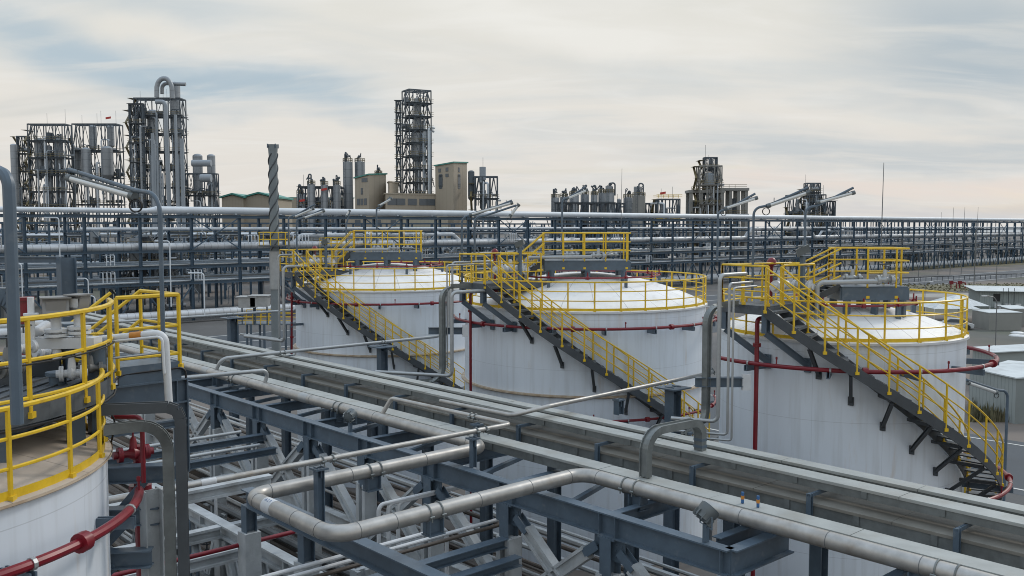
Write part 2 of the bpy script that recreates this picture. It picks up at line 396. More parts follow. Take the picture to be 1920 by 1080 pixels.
# ================================================================== GROUND
def sheet(name, pts, z, m, kind='structure', label=None, cat=None):
    mb = MB(); mb.add([(p[0], p[1], z) for p in pts], [tuple(range(len(pts)))])
    o = solo(name, mb, m, kind=kind, smooth=0); return o
sheet('ground', [(-4000, -60), (4000, -60), (4000, 8000), (-4000, 8000)], 0, M['ground'])
def road(name, px, z=.004, m='asph'):
    return sheet(name, [Gp(*p) for p in px], z, M[m])
sheet('pavement', [W(0, -5, 0), W(60, -5, 0), W(60, 22.5, 0), W(0, 22.5, 0)], .004, M['slab'])
sheet('road', [W(-20, 48, 0), W(75, 48, 0), W(75, 60, 0), W(-20, 60, 0)][::1], .006, M['asph'])
sheet('road', [W(68, -20, 0), W(76, -20, 0), W(76, 130, 0), W(68, 130, 0)], .010, M['asph'])
sheet('road', [W(90, -60, 0), W(106, -60, 0), W(106, 420, 0), W(90, 420, 0)], .008, M['asph'])
def markline(p0, p1, wd=.18, z=.016):
    d = (p1 - p0).normalized(); s = V3((-d.y, d.x, 0)) * wd / 2
    return sheet('road_marking', [p0 - s, p1 - s, p1 + s, p0 + s], z, M['mark'])
for a, b in (((1700, 770), (1925, 800)), ((1780, 835), (1925, 880))): pass
for v in (49, 59): markline(W(-20, v, 13), W(66, v, 13))
for u in (91, 98, 105): markline(W(u, 20, 13), W(u, 400, 13), .3)
sheet('grass', [Gp(1818, 775), Gp(1990, 800), Gp(1990, 745), Gp(1818, 735)], .02, M['grass'])
sheet('grass', [Gp(1500, 548), Gp(1990, 545), Gp(1990, 531), Gp(1500, 537)], .02, M['grass'])
sheet('grass', [Gp(1600, 513), Gp(2060, 489), Gp(2060, 478), Gp(1600, 504)], .02, M['grass'])
sheet('path', [Gp(1650, 557), Gp(1990, 560), Gp(1990, 549), Gp(1650, 551)], .014, mat('pale_concrete_path', (.33, .32, .30), .9, n_scale=.2))
# tufts of tall grass beside the lower sheds
g = MB()
for i in range(2600):
    p = Gp(random.uniform(1822, 1975), random.uniform(752, 792)); h = random.uniform(.3, 1.1) * (1.3 if random.random() < .2 else .8)
    a = random.uniform(0, 6.28); d = V3((math.cos(a), math.sin(a), 0)) * random.uniform(.06, .16); l = V3((random.uniform(-.2, .2), random.uniform(-.2, .2), h))
    g.add([p - d, p + d, p + l], [(0, 1, 2)])
solo('tall_grass', g, M['grass'], 'dry tall grass growing beside the low corrugated sheds', 'grass', kind='stuff', smooth=0)
g = MB()
for i in range(2200):
    x = random.uniform(1500, 1960); p = Gp(x, random.choice([random.uniform(532, 547), 505 - (x - 1600) * .055 + random.uniform(-1, 5)])); h = random.uniform(.1, .35)
    a = random.uniform(0, 6.28); d = V3((math.cos(a), math.sin(a), 0)) * random.uniform(.15, .4)
    g.add([p - d, p + d, p + V3((0, 0, h))], [(0, 1, 2)])
solo('verge_grass', g, M['grass'], 'scrubby grass along the verges of the far roads', 'grass', kind='stuff', smooth=0)
for i, (x, y) in enumerate([(1870, 652), (1888, 653), (1897, 652), (1912, 651), (1905, 630), (1916, 631), (1908, 625)]):
    p = Gp(x, y); mb = MB(); mb.lathe([(.01, .22), (.5, .20), (.75, .1), (.8, 0)], p, 9)
    solo('white_slab', mb, M['whitep'], 'pale flat stone lying on the gravel right of the red fire ring', 'stone', 'pale stones on the gravel')
# ================================================================== TANKS
def railing(root, name, path, h=1.1, step=1.0, closed=False, rails=(1.0, .68, .36), r=.028, toe=.12, postr=.03, m=None, postbase=0.):
    """yellow handrail along a world path; rails in one mesh, every post a child of its own"""
    m = m or M['yellow']; mb = MB(); path = [V3(p) for p in path]
    for f in rails: mb.tube([p + ZD * (h * f) for p in path], r if f == 1. else r * .75, 6, 0, closed)
    if toe:
        q = path + ([path[0]] if closed else [])
        for a, b in zip(q[:-1], q[1:]):
            d = (b - a)
            if d.length > 1e-4: mb.bar(a + ZD * toe / 2, b + ZD * toe / 2, .012, toe)
    if not toe and not closed:
        for e in (path[0], path[-1]): mb.tube([e + ZD * h * min(rails), e + ZD * h * .99], postr * .8, 6)
    o = part(name, mb, m, root)
    q = path + ([path[0]] if closed else []); L = [0]
    for a, b in zip(q[:-1], q[1:]): L.append(L[-1] + (b - a).length)
    n = max(1, round(L[-1] / step)); cnt = n if closed else n + 1
    pm = MB(); pm.tube([V3((0, 0, -postbase)), V3((0, 0, h))], postr, 6); pm.box(-.05, -.05, -postbase, .05, .05, -postbase + .08)
    me = mesh_from(pm, 'post', m); off = base_of(o)
    for i in range(cnt):
        s = L[-1] * i / n; k = 0
        while k < len(L) - 2 and L[k + 1] < s: k += 1
        f = (s - L[k]) / max(1e-6, L[k + 1] - L[k]); p = q[k].lerp(q[k + 1], f)
        c = bpy.data.objects.new('post', me); c.parent = o; c.location = p - off; COL.objects.link(c)
    return o
def ring_pts(c, r, z, a0, a1, n):
    return [V3((c[0] + r * math.sin(R_(a0 + (a1 - a0) * i / n)), c[1] - r * math.cos(R_(a0 + (a1 - a0) * i / n)), z)) for i in range(n + 1)]
def grating(mb, poly, z, t=.05):
    mb.prism(poly, z - t, z)
def make_tank(label, c, R, rim=3.2, roofh=1.35, girder=True, roofm='roof', nposts=None):
    t = thing('storage_tank', label, 'tank', (c[0], c[1], 0), group=None)
    zt = CZ - rim
    mb = MB(); prof = [(R, 0), (R, zt - .03)]; mb.lathe(prof, (c[0], c[1], 0), 96); part('shell', mb, M['shell'], t)
    mb = MB(); n = 10; prof = [(R + .06, zt - .03), (R + .06, zt + .012)] + [((R + .05) * math.cos(R_(90 * i / n)) if i < n else .01, zt + .012 + roofh * (1 - (1 - i / n) ** 1) * 0 + roofh * (1 - math.cos(R_(90 * i / n)) ** 2) ** 1.0) for i in range(1, n + 1)]
    mb.lathe(prof, (c[0], c[1], 0), 96); part('roof', mb, M[roofm], t)
    e_ = .05 if roofm == 'roof' else .015
    mb = MB(); mb.lathe([(R + .062, zt - e_), (R + .075, zt - e_), (R + .075, zt + .015)], (c[0], c[1], 0), 96); part('roof_edge_angle', mb, M['whitep'] if roofm == 'roof' else M['rust'], t)
    if girder:
        zg = CZ - 6.35
        mb = MB(); mb.lathe([(R + .001, zg - .10), (R + .15, zg - .04), (R + .15, zg + .02), (R + .001, zg + .02)], (c[0], c[1], 0), 96); part('wind_girder', mb, M['rust'], t)
    return t
def helix(c, r, a0, z0, rate, z_end):
    n = int(abs((z_end - z0) / rate) / 2) + 1; a1 = a0 + (z_end - z0) / rate
    return [(a0 + (a1 - a0) * i / n, z0 + (z_end - z0) * i / n) for i in range(n + 1)]
def polar(c, r, a, z): return V3((c[0] + r * math.sin(R_(a)), c[1] - r * math.cos(R_(a)), z))
def stairs(t, c, R, a0, h0, rate, h1):
    """helical stair hugging the shell: h metres below eye, rate per degree"""
    ri, ro = (R + .12, R + .86) if R > 4 else (R + .16, R + 1.04)
    a1 = a0 + (h1 - h0) / rate; n = 56
    path = lambda r, dz=0: [polar(c, r, a0 + (a1 - a0) * i / n, CZ - (h0 + (h1 - h0) * i / n) + dz) for i in range(n + 1)]
    for r in (ri, ro):
        mb = MB(); P = path(r, -.14)
        for a, b in zip(P[:-1], P[1:]): mb.bar(a, b, .03, .27)
        st = part('stair_stringer', mb, M['steeld'], t)
    nt_ = int((h1 - h0) / .2)
    off = base_of(st)
    tm = MB(); hw = (ro - ri) / 2 - .02; tm.box(-hw, -.125, -.035, hw, .125, 0); tm.box(-hw, -.128, -.065, hw, -.118, -.035)
    me = mesh_from(tm, 'tread', M['tread'])
    for i in range(nt_):
        f = (i + .5) / nt_; a = a0 + (a1 - a0) * f; p = polar(c, (ri + ro) / 2, a, CZ - (h0 + (h1 - h0) * f) - .02)
        o = bpy.data.objects.new('tread', me); o.parent = st; o.location = p - off; o.rotation_euler = (0, 0, R_(a) + math.pi / 2); COL.objects.link(o)
    railing(t, 'stair_handrail', path(ro, .02), 1.05, .98, toe=0, rails=(1., .66, .33), r=.026, postbase=.2)
    railing(t, 'stair_handrail', path(ri + .02, .02), 1.05, .98, toe=0, rails=(1., .66, .33), r=.026, postbase=.2)
    # struts from the stair down to the shell
    k = 0; a = a0 + 15
    while a < a1 - 4:
        h = h0 + (a - a0) * rate
        mb = MB(); p = polar(c, ro - .1, a, CZ - h - .32)
        q = polar(c, R + .04, a + (1.5 if a < 30 else -3), CZ - h - 1.15)
        mb.ibeam(p, q, .09, .1); mb.bar(p + ZD * .05, polar(c, R, a, CZ - h - .30), .09, .09)
        mb.bar(q + ZD * .12, q - ZD * .12, .16, .04)
        part('stair_strut', mb, M['steeld'], t); a += 13.5
    # bottom landing
    poly = [tuple(polar(c, R + .05, a1, 0))[:2], tuple(polar(c, ro + .1, a1, 0))[:2], tuple(polar(c, ro + .1, a1 + 14, 0))[:2], tuple(polar(c, R + .05, a1 + 14, 0))[:2]]
    mb = MB(); grating(mb, poly, CZ - h1, .06)
    for p in poly[1:3]: mb.bar((p[0], p[1], CZ - h1 - .07), (p[0], p[1], 0), .12, .12)
    part('stair_landing', mb, M['grate'], t)
def fire_ring(c, r, h, a0, a1, label, rp=.052, R=4, brackets=9, h2=None, closed=False):
    t = thing('fire_water_ring', label, 'fire pipe', (c[0], c[1], CZ - h))
    mb = MB(); mb.tube(ring_pts(c, r, CZ - h, a0, a1, 90), rp, 10); part('ring_pipe', mb, M['red'], t)
    for i in range(brackets):
        a = a0 + (a1 - a0) * (i + .5) / brackets
        mb = MB(); p = polar(c, r + .08, a, CZ - h - .09 - rp); q = polar(c, R, a, CZ - h - .09 - rp); mb.chan(p, q, .10, .16); part('bracket', mb, M['steel'], t)
        mb = MB(); p = polar(c, r, a, CZ - h); tg = V3((math.cos(R_(a)), math.sin(R_(a)), 0)); mb.disc(p + tg * .05, tg, rp * 1.22, .05, 10); part('clamp', mb, M['pipe'], t)
        a2 = a + (a1 - a0) / brackets * .4
        p = polar(c, r, a2, CZ - h); tg = V3((math.cos(R_(a2)), math.sin(R_(a2)), 0)); mb = MB()
        if i % 2: mb.disc(p, tg, rp * 1.9, .14, 12); part('flange', mb, M['red'], t)
        else:
            mb.tube([p, p + ZD * .26], .018, 6); mb.disc(p + ZD * .22, ZD, .03, .06, 8); part('spray_nozzle', mb, M['red'], t)
    return t
def red_riser(p_top, p_bot, label, rp=.055, towards=None):
    t = thing('fire_water_riser', label, 'fire pipe', p_bot)
    mb = MB()
    pts = [p_bot, p_top] + ([towards] if towards is not None else [])
    mb.tube(pts, rp, 10, .12); part('riser_pipe', mb, M['red'], t)
    d = (p_top.z - p_bot.z)
    for f in (.45, .93):
        mb = MB(); mb.disc(p_bot.lerp(p_top, f), ZD, rp * 1.8, .10, 12); part('flange', mb, M['red'], t)
    q = p_bot.lerp(p_top, .6)
    mb = MB(); mb.disc(q + ZD * .1, ZD, rp * 1.35, .05, 10); mb.disc(q - ZD * .1, ZD, rp * 1.35, .05, 10); mb.bar(q + V3((.05, .1, 0)), q + V3((.5, .35, 0)), .1, .12); part('clamp', mb, M['steel'], t)
    return t
def valve(p, d, L, label, big=1., col='whitep', wheel='steeld'):
    """inline valve with flanges, bonnet and handwheel"""
    d = V3(d).normalized(); t = thing('valve', label, 'valve', p)
    p = V3(p)
    mb = MB(); mb.tube([p - d * L / 2, p - d * L * .15, p, p + d * L * .15, p + d * L / 2], [.07 * big, .07 * big, .13 * big, .07 * big, .07 * big], 12)
    mb.tube([p, p + ZD * .24 * big, p + ZD * .3 * big], [.08 * big, .06 * big, .04 * big], 10); part('body', mb, M[col], t)
    for k in (-1, 1):
        mb = MB(); mb.disc(p + d * k * L * .3, d, .14 * big, .04 * big, 14); mb.disc(p + d * k * L * .36, d, .14 * big, .04 * big, 14); part('flange', mb, M[col], t)
    mb = MB(); mb.tube([p + ZD * .28 * big, p + ZD * .48 * big], .018 * big, 6)
    n = 14; cc = p + ZD * .45 * big
    mb.tube([cc + V3((math.cos(i * 2 * math.pi / n), math.sin(i * 2 * math.pi / n), 0)) * .15 * big for i in range(n)], .016 * big, 5, 0, True)
    for i in range(3):
        a = i * math.pi / 3; e = V3((math.cos(a), math.sin(a), 0)) * .15 * big; mb.tube([cc - e, cc + e], .01 * big, 4)
    part('handwheel', mb, M[wheel], t); return t
T1 = (-6.75, 50.4); T2 = (3.07, 39.6); T3 = (10.12, 28.77); T4 = (-9.0, 11.9)
specs = [('white storage tank farthest of the three along the rack, partly hidden by the middle tank', T1, 4.85, -46, 2.3, .0625, 8.3, 'far'),
         ('white storage tank in the middle of the three behind the cable trays', T2, 5.08, -43.5, 2.18, .0650, 8.3, 'middle'),
         ('white storage tank at the right, nearest of the three behind the cable trays', T3, 3.58, -43.7, 2.2, .0500, 8.25, 'nearest')]
def place(c, s, x, y): return V3((c[0] + x * s, c[1] + y * s, 0))
for (lab, c, R, a0, h0, rate, h1, w_) in specs:
    t = make_tank(lab, c, R, girder=(w_ != 'nearest'), roofh={'far': 1.2, 'middle': 1.25, 'nearest': .85}[w_])
    npst = round(2 * math.pi * R / 1.0)
    railing(t, 'rim_railing', ring_pts(c, R - .02, CZ - 3.18, 0, 360, npst * 3)[:-1], 1.1, 1.0, closed=True)
    stairs(t, c, R, a0, h0, rate, h1)
    # ---- stair-head deck
    s = R / 5.08; dz = CZ - h0
    ca = R_(0)
    P = lambda r, a: polar(c, r, a, dz)
    ro = R + .9
    outer = [P(ro, a0), P(ro, a0 - 8), P(ro + .05, a0 - 16 / s * .9)]
    inner = [P(R - 2.4 * s, a0 - 22), P(R - 2.6 * s, a0 + 10), P(R + .1, a0)]
    poly = [tuple(p)[:2] for p in (outer + inner)]
    mb = MB(); grating(mb, poly[::-1] if False else poly, dz, .05)
    for a, b in zip(outer + inner, (outer + inner)[1:] + [outer[0]]): mb.bar(a - ZD * .15, b - ZD * .15, .06, .2)
    deck = part('stair_head_deck', mb, M['grate'], t)
    railing(t, 'deck_railing', outer, 1.1, .75, toe=.0)
    railing(t, 'deck_railing', [outer[-1], inner[0], inner[0].lerp(inner[1], .35)], 1.1, .8, toe=.0)
    railing(t, 'deck_railing', [inner[-1] + (inner[1] - inner[2]) * .02, inner[1].lerp(inner[2], .25)], 1.1, .7, toe=.0)
    for a in (a0 - 1, a0 - 14 / s):
        top = P(ro - .05, a) - ZD * .2; kn = P(ro - .05, a) - ZD * .75; ft = polar(c, R + .05, a + 9 / s, dz - 1.65 )
        mb = MB(); mb.ibeam(top, kn, .16, .2); mb.ibeam(kn, ft, .14, .18); mb.bar(ft + ZD * .2, ft - ZD * .2, .2, .05)
        part('deck_bracket', mb, M['steel'], t)
    # ---- roof platform on its box girders, with short stair up to it
    u0 = polar(c, R * .42, -60, 0); ux = V3((1, .03, 0)).normalized(); uy = V3((-.03, 1, 0))
    L_, D_ = 3.5 * s + .3, 1.5 * s; hz_ = {'far': 1.35, 'middle': 1.38, 'nearest': 1.75}[w_]
    org = {'far': V3((c[0] - 1.6, c[1] - 2.0, 0)), 'middle': V3((c[0] - 1.75, c[1] - 2.1, 0)), 'nearest': V3((c[0] - .55, c[1] - 1.75, 0))}[w_]
    L_ = {'far': 3.6, 'middle': 3.45, 'nearest': 1.95}[w_]
    cn = [org, org + ux * L_, org + ux * L_ + uy * D_, org + uy * D_]
    cz_ = CZ - hz_
    cn = [V3((p.x, p.y, cz_)) for p in cn]
    mb = MB(); grating(mb, [tuple(p)[:2] for p in cn], cz_, .04)
    for a, b in zip(cn, cn[1:] + cn[:1]): mb.bar(a - ZD * .22, b - ZD * .22, .08, .36)
    for f in (.08, .5, .92):
        for y_ in (0, 1):
            p = cn[0].lerp(cn[1], f) + uy * D_ * y_ ; mb.bar(p - ZD * .4, V3((p.x, p.y, cz_ - 1.3)), .16, .16)
    part('roof_platform', mb, M['steel'], t)
    railing(t, 'platform_railing', [cn[3] - ux * .0, cn[2], cn[1], cn[0] + ux * .75], 1.1, .85, toe=0, postbase=.35)
    railing(t, 'platform_railing', [cn[3], cn[3] + ux * .01 + (cn[0] - cn[3]) * .4], 1.1, .85, toe=0)
    # stair between the two decks
    q0 = V3((inner[1].x, inner[1].y, dz)); q0 = inner[0].lerp(inner[1], .75)
    lo = V3((cn[0].x - .95, cn[0].y + .1, dz)); hi = V3((cn[0].x, cn[0].y + .1, cz_))
    mb = MB()
    for y_ in (0, .7):
        mb.bar(lo + uy * y_, hi + uy * y_, .04, .18)
    for i in range(5): p = lo.lerp(hi, (i + .5) / 5); mb.box(p.x - .12, p.y, p.z - .01, p.x + .12, p.y + .7, p.z + .02)
    mb.prism([tuple(inner[0])[:2], (lo.x, lo.y - .2), (lo.x, lo.y + .9), (inner[0].x + .3, inner[0].y + .7)], dz - .055, dz - .005)
    part('short_stair', mb, M['steeld'], t)
    for y_ in (0, .7):
        mb = MB()
        for f in (1., .62, .28): mb.tube([lo + uy * y_ + ZD * 1.08 * f - ux * .35, lo + uy * y_ + ZD * 1.08 * f, hi + uy * y_ + ZD * 1.1 * f], .026, 6)
        mb.tube([lo + uy * y_, lo + uy * y_ + ZD * 1.08], .03, 6); part('short_stair_handrail', mb, M['yellow'], t)
    # nozzles / red roof ring, silver pipes
    ring = thing('roof_foam_ring', {'far': 'dark red foam pipe circling the dome of the farthest white tank', 'middle': 'dark red foam pipe circling the dome of the middle white tank', 'nearest': 'dark red foam pipe on the dome of the nearest right white tank'}[w_], 'fire pipe', (c[0], c[1], CZ - 2.3))
    rr = R * .62; rz_ = CZ - 3.18 + {'far': 1.2, 'middle': 1.25, 'nearest': .85}[w_] * (1 - .62 ** 2) + .38
    mb = MB(); mb.tube(ring_pts(c, rr, rz_, -75, 200, 50), .035, 8); part('ring_pipe', mb, M['red'], ring)
    for k, a in enumerate(range(-60, 200, 29)):
        p = polar(c, rr, a, rz_); mb = MB(); mb.tube([p, p + ZD * .22], .025, 6); mb.disc(p, V3((math.cos(R_(a)), math.sin(R_(a)), 0)), .07, .1, 10); part('sprayer', mb, M['red'], ring)
        if k % 2: mb = MB(); mb.box(p.x - .06, p.y - .06, rz_ - .5, p.x + .06, p.y + .06, rz_ - .03); part('stand', mb, M['steel'], ring)
    pa = V3((cn[0].x - .75, cn[0].y - .12, CZ - 3.0)); pb = V3((pa.x, pa.y, cz_ + .12)); pc = V3((cn[0].x + L_ * .55, cn[0].y - .12, cz_ + .16))
    mb = MB(); mb.tube([pa, pb, pc], .07, 10, .18)
    solo('vent_pipe', mb, M['pipe'], {'far': 'silver pipe bending onto the roof platform of the farthest white tank', 'middle': 'silver pipe bending onto the roof platform of the middle white tank', 'nearest': 'silver pipe bending onto the roof platform of the nearest right tank'}[w_], 'pipe')
    nm = {'far': 'farthest', 'middle': 'middle', 'nearest': 'nearest right'}[w_]
    for k, (f, y_, b_) in enumerate(((.62, -.10, 1.0), (.80, .45, .8), (.35, .9, .9))):
        p = cn[0] + ux * L_ * f + uy * y_ * D_ + ZD * .2
        valve(p, ux, .6, ['silver valve with handwheel at the end of the pipe on the %s white tank', 'smaller valve right of the pipe end atop the %s white tank', 'valve at the back left of the roof platform on the %s white tank'][k] % nm, b_, 'pipe')
    # instruments on the stair-head deck
    for k, (r_, a_) in enumerate(((R - .7, a0 - 10), (R - 1.3, a0 - 2), (R - 1.5, a0 - 18))):
        p = polar(c, r_, a_, dz + .45)
        valve(p, UD if k else VD, .7, ['flanged valve beside the stair head of the %s white tank', 'second flanged valve inside the deck of the %s white tank', 'rear valve on the stair deck of the %s white tank'][k] % nm, 1.3, 'whitep')
    p = polar(c, R - 1.0, a0 - 24, dz)
    mb = MB(); mb.lathe([(.02, 1.27), (.08, 1.25), (.14, 1.17), (.15, 1.06), (.10, .98), (.045, .96), (.045, 0)], p, 14)
    solo('red_vent_cap', mb, M['red'], 'red domed vent cap above the deck railing of the %s white tank' % nm, 'vent')
    # floodlight on a post
    p = polar(c, R - .9, a0 + 2, dz)
    fl = thing('floodlight', 'grey floodlight on a short post at the stair head of the %s white tank' % nm, 'floodlight', p)
    mb = MB(); mb.bar(p, p + ZD * 1.35, .12, .12); part('post', mb, M['steel'], fl)
    mb = MB(); q = p + ZD * 1.5; mb.obox(q, V3((.16, -.05, .08)), V3((.03, .14, 0)), V3((-.03, 0, .1))); mb.box(q.x - .2, q.y - .1, q.z + .1, q.x + .05, q.y + .1, q.z + .13); part('lamp_head', mb, M['lampm'], fl)
fire_ring(T1, 4.85 + .45, 3.80, -88, 95, 'dark red fire pipe ringing the shell of the farthest white tank', R=4.85, rp=.055)
fire_ring(T2, 5.08 + .45, 3.78, -88, 95, 'dark red fire pipe ringing the upper shell of the middle white tank', R=5.08, rp=.055)
fire_ring(T3, 3.58 + .80, 3.84, -68, 175, 'dark red fire pipe ringing the upper shell of the nearest right tank', R=3.58, rp=.06, brackets=8)
fire_ring(T2, 5.08 + .45, 7.2, -20, 88, 'low dark red fire pipe near the foot of the middle white tank', R=5.08, rp=.05, brackets=5)
fire_ring(T3, 3.58 + 1.25, 7.4, -30, 150, 'low dark red fire pipe under the stair foot of the nearest right tank', R=3.58, rp=.06, brackets=7)
red_riser(Dp(547, 548, 47.2), Gp(547, 700).lerp(Dp(547, 700, 47.2), 1), 'dark red riser at the left edge of the farthest white tank')
def vert(x, y0, y1, d): a = Dp(x, y0, d); b = Dp(x, y1, d); b.x = a.x; b.y = a.y; return a, b
a, b = vert(882, 548, 800, 36.5); b.z = 0; red_riser(a, b, 'dark red riser at the left side of the middle white tank', towards=a + V3((1.3, .9, 0)))
a, b = vert(1420, 598, 900, 26.0); b.z = 0; red_riser(a, b, 'dark red riser running down the left front of the nearest right tank', .065, towards=a + V3((.7, .6, 0)))
# ---- pipes and cable ducts standing in front of each tank
def pipe(pts, r, label, m='pipe', rb=None, group=None, name='pipe', cat='pipe', seg=12, clamps=(), bands=()):
    pts = [V3(p) for p in pts]
    t = thing(name, label, cat, min(pts, key=lambda p: p.z).copy(), group=group)
    mb = MB(); mb.tube(pts, r, seg, rb if rb is not None else r * 3, n=7); part('pipe_run', mb, M[m], t)
    for (i, f) in clamps:
        a, b = pts[i], pts[i + 1]; d = (b - a).normalized(); p = a.lerp(b, f); mb = MB()
        n = 20; sdv = d.cross(ZD).normalized() if abs(d.z) < .9 else V3((1, 0, 0)); u = sdv.cross(d)
        mb.tube([p + (sdv * math.cos(2 * math.pi * k / n) + u * math.sin(2 * math.pi * k / n)) * (r + .012) for k in range(n)], .016, 6, 0, True)
        for sg in (-1, 1):
            e = p + sdv * sg * (r + .03) - u * r * .3; mb.tube([e - d * .05, e + d * .05], .022, 6); mb.tube([e, e - ZD * .10], .014, 5)
        part('pipe_clamp', mb, M['galv'], t)
    for (i, f, wd, col) in bands:
        a, b = pts[i], pts[i + 1]; d = (b - a).normalized(); p = a.lerp(b, f); mb = MB(); mb.tube([p - d * wd / 2, p + d * wd / 2], r + .004, seg); part('band', mb, M[col], t)
    return t
def vline(x, ys, d): 
    a = Dp(x, ys[0], d); out = [a]
    for y in ys[1:]:
        q = Dp(x, y, d); out.append(V3((a.x, a.y, q.z)))
    return out
# far tank, left side
p = vline(531, (500, 640), 46.0); pipe([p[0] + V3((1, .8, 0)), p[0], p[1], p[1] + V3((-2.6, 2.2, 0))], .075, 'silver pipe hooking down the left side of the farthest white tank')
p = vline(522, (478, 636), 46.5); pipe([p[0] + V3((1, .6, 0)), p[0], p[1], p[1] + V3((-2.6, 2.2, 0))], .05, 'thinner silver pipe left of the hooked pipe by the farthest tank')
def duct(pts, wd, th, label, up=None, m='galv', rb=.5):
    mb = MB(); pts = mb.fillet([V3(p) for p in pts], rb, 8 if rb > .3 else 2)
    t = thing('cable_duct', label, 'cable duct', min(pts, key=lambda p: p.z).copy())
    side = V3(up)
    for a, b in zip(pts[:-1], pts[1:]):
        d = (b - a); 
        if d.length < 1e-4: continue
        d.normalize(); u = side.cross(d).normalized(); a2 = a - d * .004; b2 = b + d * .004
        c = (a2 + b2) / 2; L = (b2 - a2).length
        mb.obox(c + u * (th / 2), d * L / 2, side * wd / 2, u * .012)
        mb.obox(c - u * (th / 2 - .03), d * L / 2, side * wd / 2, u * .012)
        for k in (-1, 1): mb.obox(c + side * k * wd / 2, d * L / 2, side * .012, u * (th / 2 + .02))
    part('duct_run', mb, M[m], t)
    n = len(pts) // 2
    for f in (.3, .75):
        q = pts[-2].lerp(pts[-1], f); mb = MB(); mb.obox(q, side * (wd / 2 + .02), V3((0, 0, .03)), side.cross(ZD) * (th / 2 + .03)); part('strap', mb, M['steel'], t)
    return t
p = vline(829, (538, 712), 34.8); duct([p[0] + V3((1.1, 1.0, 0)), p[0], p[1], p[1] + V3((-2.6, -1.6, 0))], .17, .14, 'galvanised cable duct climbing the left side of the middle white tank', VD)
p = vline(847, (548, 705), 34.5); pipe([p[0] + V3((1.3, .9, 0)), p[0], p[1], p[1] + V3((-3, 1.0, 0))], .068, 'silver pipe dropping between the farthest and middle tanks')
p = vline(838, (497, 690), 34.9); pipe([p[0] + V3((1.5, 1.2, 0)), p[0], p[1]], .03, 'thin silver conduit beside the duct of the middle tank')
p = vline(848, (492, 690), 35.3); pipe([p[0] + V3((1.5, 1.2, 0)), p[0], p[1]], .042, 'silver conduit just right of the duct of the middle tank')
p = vline(1326, (574, 795), 25.4); duct([p[0] + V3((1.0, .8, 0)), p[0], p[1], p[1] + V3((-.9, -1.6, .05))], .16, .13, 'galvanised cable duct climbing the left side of the nearest right tank', VD)
p = vline(1350, (516, 790), 25.0); pipe([p[0] + V3((.9, .8, 0)), p[0], p[1], p[1] + V3((-1.2, .4, 0))], .056, 'thick silver riser left of the nearest right tank')
p = vline(1368, (532, 815), 24.6); pipe([p[0] + V3((.8, .8, 0)), p[0], p[1], p[1] + V3((-1.6, .6, 0))], .036, 'slim silver riser just right of the thick riser by the nearest right tank')
p = vline(1376, (540, 826), 24.3); pipe([p[0] + V3((.8, .8, 0)), p[0], p[1], p[1] + V3((-1.7, .7, 0))], .028, 'slimmest silver riser of the bundle by the nearest right tank')
for (x, y, d, nm) in ((1392, 716, 25.4, 'nearest right'), (868, 620, 35.0, 'middle')):
    p = Dp(x, y, d); t = thing('pipe_bracket', 'grey steel pipe bracket bolted to the left shell of the %s tank' % nm, 'bracket', p)
    mb = MB(); mb.ibeam(p, p + V3((-1.3, .0, 0)), .22, .26); part('arm', mb, M['steel'], t)
    mb = MB(); mb.box(p.x - .02, p.y - .1, p.z - .22, p.x + .2, p.y + .02, p.z + .22); part('shell_pad', mb, M['whitep'], t)
# ================================================================== NEAR PIPE RACK
HG = 5.8                                     # top of the main girder below the eye
rk = thing('pipe_rack', 'near blue-grey steel pipe rack with grey cased columns running between the tanks', 'pipe rack', W(22, 13.9, CZ))
VG = 13.9
def stiff(u0, u1, V, h, dep, wd):
    pass
mb = MB(); mb.ibeam(W(9.6, VG, HG + .24), W(40, VG, HG + .24), .26, .48, t=.03); part('main_girder', mb, M['steel'], rk)
mb = MB(); mb.ibeam(W(9.6, VG, HG + .24), W(9.6, VG + 1.9, HG + .24), .26, .48, t=.03); part('end_beam', mb, M['steel'], rk)
for u in [9.75] + [x + k for x in (12.5, 15.6, 18.5, 21.5, 24.5, 27.8, 31.0, 34.2, 37.4) for k in (-.22, .22)]:       # web stiffeners
    mb = MB(); p = W(u, VG, HG + .24); mb.obox(p, UD * .008, VD * .125, V3((0, 0, .21))); part('stiffener', mb, M['steel'], rk)
UC = [12.5, 15.6, 18.5, 21.5, 24.5, 27.8, 31.0, 34.2, 37.4]
